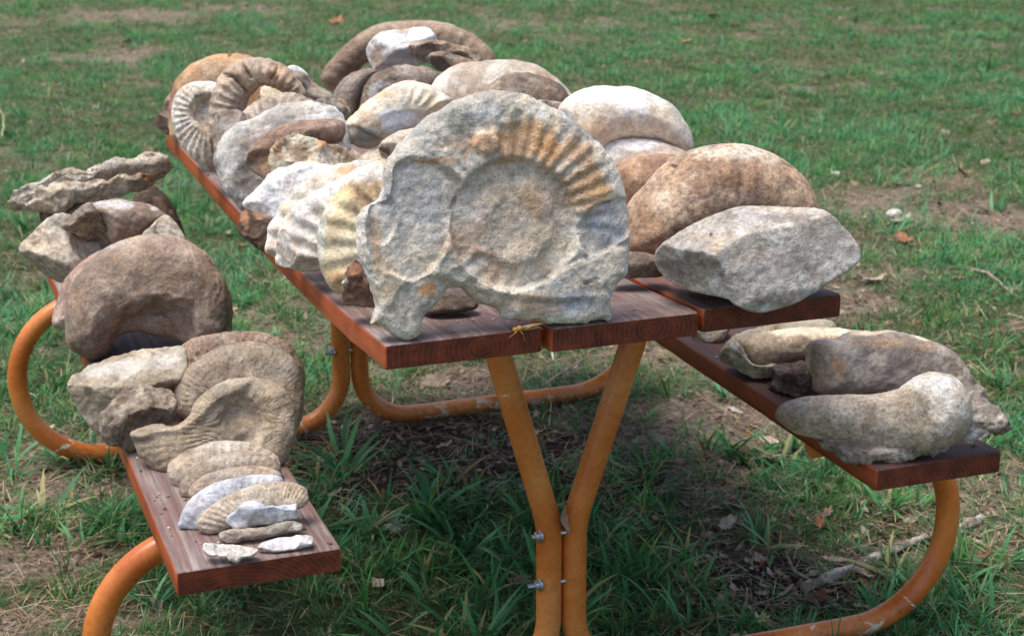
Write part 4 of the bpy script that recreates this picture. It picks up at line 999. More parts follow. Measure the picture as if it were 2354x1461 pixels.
stone(AM, 'notched ammonite with fine radiating ribs and a round hollow centre', DB,
      [(415, 1110), (370, 1090), (325, 1050), (304, 1010), (302, 993), (330, 982), (370, 975), (405, 978), (430, 958), (445, 925), (480, 895), (520, 876), (570, 868), (620, 874), (660, 900), (680, 940), (682, 990), (668, 1040), (640, 1075), (560, 1100), (480, 1120)],
      y=.36, on='L', az=16, tilt=24, T=(.028, .025), R=.03, p=2.3, h=.0028, c=((162, 144, 122), (142, 126, 106), (178, 162, 138)), n=(.003, .0018, .0009),
      ribs=[dict(c=(560, 985), r=(28, 150), n=72, amp=.0024, tw=.5, col=(184, 168, 144)), dict(c=(560, 985), r=(150, 300), n=70, amp=.0012, tw=.4)],
      bumps=[((555, 980, 52), -.014, .012), ((552, 985, 22), .004, .006), ([(302, 990), (400, 978), (450, 920), (520, 872), (580, 868), (565, 900), (500, 935), (440, 985), (320, 1010)], .010, .006)],
      patches=[(560, 980, (30, 20), (170, 142, 112), .5), (340, 1050, (60, 40), (146, 130, 106), .5), (520, 880, (60, 12), (192, 176, 152), .6)])
for i, (lab, pts, yy, c_, rb, T_) in enumerate([
    ('ribbed pale brown fossil half disc, tallest and rearmost of the small bench row', [(400, 1112), (385, 1078), (400, 1055), (440, 1030), (490, 1014), (540, 1011), (590, 1020), (630, 1042), (645, 1062), (640, 1110), (560, 1150), (470, 1150)], .27, ((186, 168, 148), (166, 148, 130), BRN), dict(c=(540, 1170), r=(50, 170), n=44, amp=.0032, tw=.9, a=(20, 160), col=(206, 190, 168)), (.011, .012)),
    ('plain grey brown shell disc directly before the tallest of the small bench row', [(425, 1145), (412, 1120), (420, 1098), (450, 1068), (500, 1045), (550, 1033), (600, 1040), (640, 1062), (645, 1090), (620, 1140), (520, 1170)], .235, ((160, 144, 124), (144, 128, 110), TAN), dict(c=(540, 1180), r=(50, 160), n=54, amp=.0016, a=(20, 160)), (.011, .012)),
    ('rosy brown shell disc sandwiched behind the bluish white one', [(450, 1150), (433, 1135), (440, 1115), (475, 1090), (530, 1074), (590, 1070), (635, 1080), (648, 1095), (640, 1140), (540, 1170)], .20, ((182, 156, 138), (164, 140, 122), CRM), dict(c=(550, 1190), r=(40, 130), n=50, amp=.0018, a=(20, 160)), (.010, .012)),
    ('bluish white smooth crescent leaning in the small bench row', [(470, 1216), (412, 1212), (412, 1195), (425, 1160), (455, 1130), (500, 1108), (560, 1094), (610, 1090), (650, 1098), (640, 1130), (560, 1170), (500, 1200)], .13, ((186, 188, 196), (172, 174, 184), (204, 206, 212)), dict(c=(560, 1260), r=(40, 180), n=60, amp=.0015, a=(60, 180)), (.009, .012)),
    ('long brown ribbed crescent at the front of the small bench row', [(480, 1226), (455, 1215), (452, 1200), (470, 1175), (510, 1145), (560, 1122), (610, 1108), (660, 1106), (700, 1118), (709, 1135), (700, 1165), (620, 1180), (560, 1200), (510, 1220)], .108, ((186, 168, 146), (166, 146, 126), (206, 192, 170)), dict(c=(640, 1230), r=(40, 210), n=72, amp=.0026, tw=.8, a=(40, 180), col=(206, 190, 166)), (.013, .014))]):
    stone(AM, lab, DB, pts, y=yy, on='L', az=12, tilt=34, T=T_, R=.022, p=2.0, h=.0020, rk=.4, chips=0, c=c_, mixs=(.5, .35), n=(.001, .0006, .0005), ribs=[rb], patches=[(int(np.mean([q[0] for q in pts])), pts[4][1]+14, (70, 12), (204, 194, 178), .45)] if i != 3 else ())
stone(RK, 'bluish white faceted chunk on the front end of the left bench', 'rock',
      [(522, 1200), (522, 1188), (540, 1172), (560, 1152), (590, 1150), (612, 1162), (640, 1162), (682, 1158), (682, 1190), (650, 1198), (610, 1205), (570, 1212), (540, 1213)], y=.085, on='L', T=(.018, .02), R=.010, p=3, h=.0018, sharp=True, c=((198, 204, 212), (184, 190, 200), (214, 216, 218)), n=(.002, .0018, .0006), mat=M_CLEAN,
      faces=[((522, 1190, .0), (590, 1170, .016), (620, 1200, .014)), ((590, 1150, .0), (600, 1175, .018), (680, 1170, .012))], creases=[([(612, 1162), (620, 1195)], .006, .003)])
stone(FS, 'thin grey brown sliver below the bluish white chunk on the bench end', 'fossil fragment',
      [(503, 1232), (505, 1222), (540, 1216), (600, 1212), (650, 1200), (672, 1198), (695, 1205), (690, 1218), (655, 1224), (620, 1236), (570, 1246), (520, 1246)], on='L', T=(.012, .014), R=.007, p=2.6, h=.0018, c=((176, 164, 146), (156, 144, 128), CRM), n=(.0015, .0012, .0006), jag=.001, patches=[(684, 1208, (12, 10), (226, 224, 220), .8)])
stone(FS, 'creased white sliver at the front edge of the left bench', 'fossil fragment',
      [(465, 1262), (467, 1245), (490, 1246), (540, 1252), (575, 1256), (594, 1265), (580, 1280), (555, 1284), (545, 1295), (525, 1290), (520, 1280), (480, 1276)], on='L', T=(.009, .014), R=.005, p=2.6, h=.0018, sharp=True, c=((206, 200, 190), (190, 182, 172), (190, 176, 158)), n=(.0015, .002, .0007), mat=M_CLEAN, jag=.001)
stone(FS, 'smooth lilac white sliver right of the creased white one on the bench end', 'fossil fragment',
      [(594, 1262), (596, 1250), (615, 1240), (660, 1232), (700, 1228), (719, 1232), (719, 1250), (700, 1258), (650, 1268), (610, 1269)], on='L', T=(.012, .014), R=.008, p=2.6, h=.0018, c=((214, 208, 208), (196, 188, 188), (228, 224, 220)), n=(.0015, .0012, .0005), mat=M_CLEAN)

# ---- far right bench
stone(RK, 'crusty dark grey base slab at the end of the right bench', 'stone slab',
      [(2000, 1064), (1940, 1050), (1890, 1030), (1868, 1010), (1880, 985), (1980, 960), (2100, 940), (2200, 930), (2222, 905), (2240, 892), (2258, 900), (2265, 925), (2300, 945), (2326, 975), (2318, 988), (2260, 1005), (2180, 1030), (2110, 1040), (2060, 1060)],
      y=.015, on='R', tilt=58, T=(.018, .018), R=.012, p=2.5, h=.0032, jag=.005, sharp=True, clamp=False, c=((156, 144, 130), (130, 118, 106), (196, 186, 172)), mixs=(.5, .45), n=(.004, .004, .0018), pit=.004, mat=M_ROUGH,
      patches=[(1960, 1040, (60, 14), (92, 84, 78), .6), (2230, 1000, (60, 14), (190, 186, 180), .6), (2050, 1052, (60, 8), (206, 200, 190), .6)])
stone(AM, 'pale kidney shaped fossil with a white hump, foremost on the right bench', DB,
      [(1783, 960), (1792, 935), (1820, 918), (1880, 908), (1950, 905), (2010, 905), (2060, 896), (2085, 880), (2110, 862), (2150, 853), (2190, 865), (2218, 890), (2233, 925), (2232, 965), (2215, 1000), (2180, 1025), (2120, 1042), (2050, 1046), (1960, 1030), (1880, 1010), (1820, 990)],
      y=.03, on='R', T=(.055, .06), R=.05, h=.0033, c=((188, 172, 150), (170, 154, 134), (204, 190, 170)), mixs=(.45, .4), n=(.003, .0014, .0009), clamp=False, mat=M_SMOOTH,
      ribs=[dict(c=(2060, 820), r=(80, 330), n=26, amp=.004, a=(185, 350))], creases=[([(2010, 905), (2060, 905), (2105, 880), (2130, 868)], .006, .006), ([(2105, 862), (2112, 880), (2108, 890)], .008, .003)], patches=[(2140, 880, (80, 26), (216, 212, 206), .85), (2180, 940, (50, 60), (206, 198, 184), .6), (1830, 960, (50, 30), (140, 122, 106), .6), (2000, 960, (20, 50), (136, 118, 102), .4)])
stone(AM, 'grey crescent with orange rust stains along its top on the right bench', DB,
      [(1890, 905), (1872, 870), (1863, 830), (1865, 790), (1885, 778), (1920, 780), (1950, 765), (1985, 762), (2010, 765), (2030, 757), (2080, 768), (2130, 780), (2175, 805), (2205, 835), (2222, 880), (2220, 930), (2100, 920), (1980, 912)],
      y=.25, on='R', az=5, T=(.05, .07), R=.035, p=2.3, chips=0, h=.0035, c=((166, 154, 140), (144, 132, 120), (186, 174, 158)), n=(.004, .002, .0009), pit=.0008,
      patches=[(1900, 845, (22, 26), (184, 140, 92), .6), (2010, 790, (60, 14), (180, 140, 98), .5), (2090, 800, (36, 12), (178, 136, 92), .45), (1990, 765, (60, 8), (226, 198, 160), .8), (2120, 775, (50, 8), (232, 216, 186), .8), (2050, 860, (120, 30), (104, 94, 92), .5)])
stone(RK, 'dark purplish crusty chunk low on the right bench', 'rock',
      [(1745, 890), (1750, 878), (1772, 870), (1770, 840), (1800, 832), (1850, 830), (1880, 826), (1920, 850), (1920, 900), (1840, 912), (1790, 900)], y=.33, on='R', T=(.03, .05), R=.025, p=2.4, h=.003, jag=.002, c=((104, 88, 84), (86, 70, 66), (150, 130, 120)), n=(.003, .003, .0015), pit=.003, mat=M_ROUGH, patches=[(1830, 842, (50, 8), (150, 124, 112), .6)])
stone(FS, 'buff broad whorl section with a clean broken end on the right bench', 'fossil fragment',
      [(1730, 838), (1712, 815), (1690, 785), (1700, 775), (1760, 762), (1830, 753), (1900, 752), (1960, 758), (2010, 768), (2020, 800), (1960, 830), (1880, 824), (1820, 830), (1770, 840)], y=.49, on='R', chips=0, T=(.04, .06), R=.03, p=2.3, h=.0034, c=((204, 184, 154), (180, 158, 130), (150, 132, 114)), n=(.003, .0014, .0007), clamp=False,
      patches=[(1850, 762, (130, 14), (230, 214, 186), .8), (1780, 820, (60, 12), (134, 116, 100), .6), (1930, 756, (50, 8), (240, 228, 204), .7)])
stone(RK, 'greenish grey block with a pale corner under the buff whorl section', 'rock',
      [(1720, 865), (1690, 845), (1655, 825), (1660, 800), (1680, 780), (1700, 785), (1730, 835), (1790, 840), (1775, 868), (1740, 872)], y=.43, on='R', T=(.03, .06), R=.03, p=2.6, h=.0032, c=((156, 150, 128), (136, 128, 108), (190, 186, 172)), n=(.003, .0018, .0009), mat=M_ROUGH, clamp=False, patches=[(1688, 808, (12, 24), (214, 212, 204), .7)])
stone(RK, 'pale olive wedge seen under the overhanging corner of the tabletop', 'rock',
      [(1655, 815), (1680, 775), (1720, 755), (1800, 742), (1860, 735), (1905, 735), (1925, 752), (1900, 780), (1800, 795), (1700, 810)], y=.58, on='R', T=(.05, .06), R=.05, p=2.5, h=.004, c=((190, 180, 150), (172, 160, 132), (150, 140, 116)), n=(.003, .0016, .0008))
stone(RK, 'small grey stone in the shade below the gap between the tabletop planks', 'rock',
      [(1600, 782), (1590, 768), (1600, 755), (1640, 750), (1680, 752), (1670, 775), (1650, 795), (1620, 795)], y=.68, on='R', T=(.03, .05), h=.0036, c=((150, 144, 132), (126, 118, 108), TAN), n=(.003, .002, .0008), clamp=False)
STAT_OUT = False
if STAT_OUT:
    for s_ in STATS: print('ST', s_)
print('stones', len(STATS), 'quads', sum(s_[2] for s_ in STATS))

# ------------------------------------------------------------------ grass, straw and litter
SRC = bpy.data.collections      # source tufts live in collections that are not linked to the scene
def blade(V, F, C, base, az, ln, wd, lean, droop, c0, c1, seg=4, twist=0.0):
    """arched tapering strip, folded a little along its midrib"""
    dx, dy = math.cos(az), math.sin(az); px_, py_ = -dy, dx
    k0 = len(V); x = y = 0.0; z = 0.0
    ang = lean
    pos = np.array(base, float)
    for j in range(seg+1):
        t = j/seg
        w = wd*(1-t**2.2)*(0.75+0.25*min(1, t*4)) + 0.0002
        a = az + math.pi/2 + twist*t
        q = np.array([math.cos(a), math.sin(a), 0.0])*w/2
        V.append(pos-q); V.append(pos+q)
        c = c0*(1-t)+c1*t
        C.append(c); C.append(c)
        if j:
            i = k0+2*(j-1); F.append((i, i+1, i+3, i+2))
        ang = lean + droop*t
        pos = pos + np.array([dx*math.sin(ang), dy*math.sin(ang), math.cos(ang)])*ln/seg
def tuft(name, n, rad, ln, wd, lean, droop, cols, seg=4, tips=None, rng=None):
    rng = rng or RNG
    V, F, C = [], [], []
    for _ in range(n):
        a = rng.uniform(0, 2*math.pi); r = rad*math.sqrt(rng.random())
        az = a + rng.normal(0, .7)
        c = lin(cols[rng.integers(len(cols))]); v = rng.uniform(.75, 1.25)
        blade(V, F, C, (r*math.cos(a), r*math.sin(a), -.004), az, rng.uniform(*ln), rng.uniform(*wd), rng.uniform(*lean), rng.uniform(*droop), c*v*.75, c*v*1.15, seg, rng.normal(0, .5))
    me = mesh_np(name, np.array(V), np.array(F)); shade(me); set_col(me, np.clip(np.array(C), 0, .9))
    me.materials.append(M_GRASS)
    return bpy.data.objects.new(name, me)
def instancer(name, kind_objs, P, rot, scl, idx, tint):
    col = SRC.new(name + '_source')
    for i, o in enumerate(kind_objs):
        o.name = '%s_%02d' % (name, i); col.objects.link(o)
    me = bpy.data.meshes.new(name); me.vertices.add(len(P))
    me.vertices.foreach_set('co', P.astype(np.float32).ravel())
    def at(nm, ty, data, key='value'):
        a = me.attributes.new(nm, ty, 'POINT'); a.data.foreach_set(key, np.asarray(data).ravel())
    at('rot', 'FLOAT_VECTOR', rot.astype(np.float32), 'vector'); at('scl', 'FLOAT', scl.astype(np.float32))
    at('idx', 'INT', idx.astype(np.int32)); at('tint', 'FLOAT', tint.astype(np.float32))
    o = obj(name, me)
    g = bpy.data.node_groups.new(name + '_nodes', 'GeometryNodeTree')
    g.interface.new_socket('Geometry', in_out='INPUT', socket_type='NodeSocketGeometry')
    g.interface.new_socket('Geometry', in_out='OUTPUT', socket_type='NodeSocketGeometry')
    N = g.nodes; gi = N.new('NodeGroupInput'); go = N.new('NodeGroupOutput')
    ci = N.new('GeometryNodeCollectionInfo'); ci.inputs['Collection'].default_value = col
    ci.inputs['Separate Children'].default_value = True; ci.inputs['Reset Children'].default_value = True
    ip = N.new('GeometryNodeInstanceOnPoints'); ip.inputs['Pick Instance'].default_value = True
    def na(nm, ty):
        x = N.new('GeometryNodeInputNamedAttribute'); x.data_type = ty; x.inputs['Name'].default_value = nm
        return x.outputs['Attribute']
    g.links.new(gi.outputs[0], ip.inputs['Points']); g.links.new(ci.outputs[0], ip.inputs['Instance'])
    g.links.new(na('idx', 'INT'), ip.inputs['Instance Index'])
    e2r = N.new('FunctionNodeEulerToRotation'); g.links.new(na('rot', 'FLOAT_VECTOR'), e2r.inputs[0])
    g.links.new(e2r.outputs[0], ip.inputs['Rotation'])
    cx = N.new('ShaderNodeCombineXYZ'); s_ = na('scl', 'FLOAT')
    for k in range(3): g.links.new(s_, cx.inputs[k])
    g.links.new(cx.outputs[0], ip.inputs['Scale'])
    g.links.new(ip.outputs[0], go.inputs[0])
    md = o.modifiers.new('scatter', 'NODES'); md.node_group = g
    return o

def scatter(dens, ybands, rng):
    """random ground points in the part of the lawn around and beyond the table"""
    out = []
    for y0, y1, k in ybands:
        # lateral span of the ground in view at that distance plus a margin
        xl = min(gp(0, 0)[0], -1.6) if y1 > 3 else -1.7
        xr = 1.6 + 0.62*y1
        xl = -2.6 if y0 < 4 else -3.2
        xr += 1.2
        n = int((xr-xl)*(y1-y0)*dens*k)
        out.append(np.stack([rng.uniform(xl, xr, n), rng.uniform(y0, y1, n)], 1))
    return np.concatenate(out)
GREENS = [(66, 126, 62), (80, 142, 74), (58, 114, 60), (92, 150, 84), (74, 132, 78), (112, 154, 80)]
COOL = [(60, 122, 76), (74, 136, 88), (92, 150, 102), (52, 110, 68)]
STRAW = [(190, 168, 130), (170, 146, 112), (206, 190, 158), (150, 126, 98)]
rng = np.random.default_rng(12)
fine = [tuft('t', 20, .030, (.028, .060), (.0019, .0032), (.15, 1.1), (.2, 1.4), GREENS, rng=rng) for _ in range(4)] + \
       [tuft('t', 16, .034, (.040, .085), (.0020, .0036), (.2, 1.2), (.4, 1.7), COOL, rng=rng) for _ in range(3)] + \
       [tuft('t', 14, .030, (.03, .07), (.0018, .0030), (.3, 1.2), (.2, 1.0), GREENS[:3]+STRAW[:2], rng=rng) for _ in range(2)]
Q = scatter(620, [(-.6, 3, 1.35), (3, 6, 1.0), (6, 9, .8), (9, 13, .62)], rng)
m = bare_mask(Q[:, 0], Q[:, 1]); cl = fbm(np.stack([Q[:, 0], Q[:, 1], np.full(len(Q), 7.)], -1), .11, 3, 71)
keep = rng.random(len(Q)) < np.clip(1.02 - m*1.0 + .25*cl*(m < .8), .10, 1)
Q = Q[keep]; m = m[keep]
big = fbm(np.stack([Q[:, 0], Q[:, 1], np.full(len(Q), 2.)], -1), .35, 3, 55)
P = np.stack([Q[:, 0], Q[:, 1], ground_height(Q[:, 0], Q[:, 1])], 1)
rot = np.stack([rng.normal(0, .18, len(P)), rng.normal(0, .18, len(P)), rng.uniform(0, 6.28, len(P))], 1)
scl = (rng.uniform(.6, 1.15, len(P))*(1-.35*m)*(1+.45*np.clip(big, -.5, .7)))
idx = rng.integers(0, 7, len(P)); idx = np.where(rng.random(len(P)) < .17+.35*m, rng.integers(7, 9, len(P)), idx)
tint = np.clip(.5+1.2*big+rng.normal(0, .28, len(P)), 0, 1)
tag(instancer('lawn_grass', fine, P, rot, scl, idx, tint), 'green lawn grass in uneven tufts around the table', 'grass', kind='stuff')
print('grass', len(P))

# broad bladed clumps close to the table
broad = [tuft('b', 11, .026, (.06, .16), (.0075, .0135), (.5, 1.4), (.3, 1.2), COOL+[(150, 150, 96)], 7, rng=rng) for _ in range(4)] + \
        [tuft('b', 16, .035, (.06, .12), (.0040, .0070), (.2, 1.0), (.4, 1.4), GREENS, 6, rng=rng) for _ in range(3)]
BP = []
for px, py, n, sp in [(960, 1330, 5, .09), (1200, 1290, 5, .07), (1560, 1330, 5, .07), (820, 1290, 5, .07), (1380, 1180, 5, .08), (1700, 1060, 5, .09), (2100, 1440, 4, .04), (200, 1260, 5, .05), (1160, 1170, 9, .10), (1010, 1110, 5, .07), (880, 1190, 8, .09), (1040, 1230, 7, .09), (770, 1120, 6, .07), (720, 1080, 5, .06), (1640, 1240, 7, .08), (1510, 1120, 6, .09), (1560, 960, 6, .12),
                      (1420, 1090, 6, .09), (1880, 1090, 8, .08), (1990, 1150, 7, .07), (2090, 1160, 3, .04), (2290, 1330, 5, .06), (2200, 1420, 6, .06), (2060, 1320, 4, .05), (1400, 1300, 7, .07), (1460, 1400, 7, .07),
                      (1050, 1450, 6, .06), (1240, 1420, 5, .06), (110, 1230, 6, .06), (250, 1200, 7, .07), (360, 1190, 7, .05), (40, 1240, 4, .05), (390, 1330, 5, .05), (290, 1080, 6, .07), (180, 1060, 5, .06), (330, 1040, 5, .05),
                      (60, 1090, 4, .06), (1650, 1420, 4, .05), (1900, 990, 4, .08), (2180, 1300, 4, .04), (900, 1320, 4, .08), (1310, 960, 4, .1), (2270, 880, 4, .12), (2200, 780, 4, .15), (1980, 560, 5, .2), (620, 470, 5, .2), (520, 560, 5, .2), (1720, 300, 4, .3), (2290, 480, 3, .2), (1150, 1330, 5, .08), (1330, 1400, 3, .05)]:
    x, y = gp(px, py)
    for _ in range(n): BP.append((x+rng.normal(0, sp), y+rng.normal(0, sp*.8)))
BP = np.array(BP)
extra = scatter(3.0, [(-.5, 4, 1.5), (4, 8, 1.2)], rng); me_ = bare_mask(extra[:, 0], extra[:, 1]); extra = extra[me_ < .5]
BP = np.concatenate([BP, extra])
P = np.stack([BP[:, 0], BP[:, 1], ground_height(BP[:, 0], BP[:, 1])+.002], 1)
rot = np.stack([rng.normal(0, .25, len(P)), rng.normal(0, .25, len(P)), rng.uniform(0, 6.28, len(P))], 1)
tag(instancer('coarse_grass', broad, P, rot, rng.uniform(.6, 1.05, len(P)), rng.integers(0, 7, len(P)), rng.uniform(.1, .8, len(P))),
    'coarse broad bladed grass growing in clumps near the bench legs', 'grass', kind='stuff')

# dry straw lying on the thatch
def straw(n, ln, wd, cols, rad=.05):
    V, F, C = [], [], []
    for _ in range(n):
        a = rng.uniform(0, 6.28); x, y = rng.normal(0, rad, 2)
        c = lin(cols[rng.integers(len(cols))])*rng.uniform(.6, 1.1)
        blade(V, F, C, (x, y, rng.uniform(.001, .006)), a, rng.uniform(*ln), rng.uniform(*wd), rng.uniform(1.25, 1.55), rng.uniform(-.1, .35), c*.8, c, 4, rng.normal(0, 1.2))
    me = mesh_np('s', np.array(V), np.array(F)); shade(me); set_col(me, np.clip(np.array(C), 0, .9)); me.materials.append(M_GRASS)
    return bpy.data.objects.new('s', me)
straws = [straw(16, (.02, .07), (.0010, .0024), STRAW) for _ in range(4)]
Q = scatter(260, [(-.6, 3, 1.5), (3, 7, 1.0), (7, 12, .8)], rng); m = bare_mask(Q[:, 0], Q[:, 1])
shadeh = np.exp(-((Q[:, 0]-.05)/.5)**2 - ((Q[:, 1]-.9)/.7)**2)
Q = Q[rng.random(len(Q)) < (.55 + .8*m)*(1-.97*shadeh)]
P = np.stack([Q[:, 0], Q[:, 1], ground_height(Q[:, 0], Q[:, 1])+.002], 1)
rot = np.stack([rng.normal(0, .12, len(P)), rng.normal(0, .12, len(P)), rng.uniform(0, 6.28, len(P))], 1)
tag(instancer('dry_straw', straws, P, rot, rng.uniform(.7, 1.4, len(P)), rng.integers(0, 4, len(P)), rng.uniform(0, 1, len(P))),
    'dry tan straw and dead grass lying in the thin patches of lawn', 'dry grass', kind='stuff')

# crumbs of soil on the bare patches
def crumb(r_, c):
    V = []; F = []
    for i in range(5):
        for j in range(6):
            a = math.pi*i/4; b = 2*math.pi*j/6; q = r_*rng.uniform(.75, 1.2)
            V.append((q*math.sin(a)*math.cos(b), q*math.sin(a)*math.sin(b), .7*q*math.cos(a)))
    for i in range(4):
        for j in range(6): F.append((i*6+j, (i+1)*6+j, (i+1)*6+(j+1) % 6, i*6+(j+1) % 6))
    me = mesh_np('c', np.array(V), np.array(F)); set_col(me, np.tile(lin(c), (len(V), 1))); me.materials.append(M_LEAFC)
    return bpy.data.objects.new('c', me)
M_LEAFC = leaf_material()
cr = [crumb(.006, c) for c in [(96, 80, 66), (120, 102, 86), (74, 60, 50), (150, 132, 114), (186, 172, 156)]]
Q = scatter(520, [(-.6, 3, 1.6), (3, 7, .9), (7, 12, .3)], rng); m = bare_mask(Q[:, 0], Q[:, 1]); Q = Q[rng.random(len(Q)) < m*1.1]
P = np.stack([Q[:, 0], Q[:, 1], ground_height(Q[:, 0], Q[:, 1])+.001], 1)
ci_ = rng.integers(0, 4, len(P)); ci_ = np.where(rng.random(len(P)) < .03, 4, ci_)
tag(instancer('soil_crumbs', cr, P, rng.uniform(0, 6, (len(P), 3)), rng.uniform(.3, 1.3, len(P))**1.5, ci_, rng.uniform(0, 1, len(P))),
    'crumbs of loose soil and grit on the bare patches', 'soil', kind='stuff')

# grit fallen from the fossils onto the boards
gr = [crumb(.0034, c) for c in [(190, 176, 156), (150, 132, 112), (214, 204, 190), (110, 92, 78)]]
gx, gy, gz = [], [], []
for x0, x1, top, nn_ in ((-.36, .36, None, 620), (-.66, -.445, ZB, 420), (.445, .66, ZB, 300)):
    for _ in range(nn_):
        x = rng.uniform(x0, x1); y = rng.uniform(.01, 1.8)
        if top is None and min(abs(x-.1225), abs(x+.1225)) < .007: continue
        gx.append(x); gy.append(y); gz.append((float(table_z(y)) if top is None else top)+.001)
P = np.stack([gx, gy, gz], 1)
tag(instancer('stone_grit', gr, P, rng.uniform(0, 6, (len(P), 3)), rng.uniform(.15, 1.0, len(P))**1.4, rng.integers(0, 4, len(P)), rng.uniform(0, 1, len(P))),
    'grit and crumbs fallen from the fossils onto the planks', 'grit', kind='stuff')

# leaves
LEAFC = [(150, 116, 88), (128, 92, 68), (176, 150, 122), (196, 178, 156), (168, 104, 62), (112, 84, 66), (204, 190, 172)]
def leaf_mesh(name, size, col, lobes=4, depth=.35, curl=.35, asp=.62, seed=0, stem=True):
    r_ = np.random.default_rng(seed); n = 34; V = [(0, 0, 0)]; F = []
    ph = r_.uniform(0, 6.28)
    for k in range(n):
        a = 2*math.pi*k/n
        L = 1 - depth*(.5+.5*math.cos(a*2*lobes+math.pi))*abs(math.sin(a))**.5
        L *= 1+.06*r_.normal()
        V.append((size*.5*L*math.cos(a), size*.5*asp*L*math.sin(a), 0))
    V = np.array(V, float)
    ring2 = V[1:]*.5
    V = np.concatenate([V, ring2])
    for k in range(n):
        a, b = 1+k, 1+(k+1) % n; c, d = 1+n+k, 1+n+(k+1) % n
        F.append((a, b, d, c)); F.append((0, c, d))
    x, y = V[:, 0]/size, V[:, 1]/size
    V[:, 2] = size*(curl*(x*x*1.2*r_.uniform(.3, 1.2)+abs(y)*.5*r_.uniform(.2, 1.0)) + .06*np.sin(9*x+ph)*np.cos(8*y))
    if stem:
        i = len(V); s = size
        V = np.concatenate([V, np.array([(-.45*s, -.01*s, .01*s), (-.45*s, .01*s, .01*s), (-.75*s, .03*s, .05*s), (-.75*s, .045*s, .05*s)])])
        F.append((i, i+1, i+3, i+2))
    F = [tuple(f) for f in F]
    me = mesh_np(name, V, F); shade(me)
    c = lin(col)*.72
    set_col(me, np.clip(np.tile(c, (len(V), 1))*(1+.15*r_.normal(size=(len(V), 1))), 0, .9))
    me.materials.append(M_LEAF)
    return me
bits = [bpy.data.objects.new('l', leaf_mesh('l', .022*s_, LEAFC[i % 7], 2+i % 3, .3, .8, .6, i, False)) for i, s_ in enumerate([.6, .8, 1, 1.2, .7, .9, 1.1, .5, .65, .85])]
Q = scatter(330, [(-.6, 3, 1.8), (3, 7, 1.0), (7, 12, .7)], rng); m = bare_mask(Q[:, 0], Q[:, 1]); Q = Q[rng.random(len(Q)) < .16+.8*m]
Lx = []
for _ in range(900):
    px, py = rng.uniform(1850, 2400), rng.uniform(560, 1250); Lx.append(gp(px, py))
for _ in range(420):
    px, py = rng.uniform(1550, 2100), rng.uniform(1180, 1461); Lx.append(gp(px, py))
Q = np.concatenate([Q, np.array(Lx)])
P = np.stack([Q[:, 0], Q[:, 1], ground_height(Q[:, 0], Q[:, 1])+.004], 1)
rot = np.stack([rng.normal(0, .5, len(P)), rng.normal(0, .5, len(P)), rng.uniform(0, 6.28, len(P))], 1)
tag(instancer('leaf_litter', bits, P, rot, rng.uniform(.35, 1.3, len(P))*np.where(rng.random(len(P)) < .12, 1.6, 1), rng.integers(0, 10, len(P)), rng.uniform(0, 1, len(P))),
    'crumbled leaf bits and chips strewn through the grass', 'leaf litter', kind='stuff')

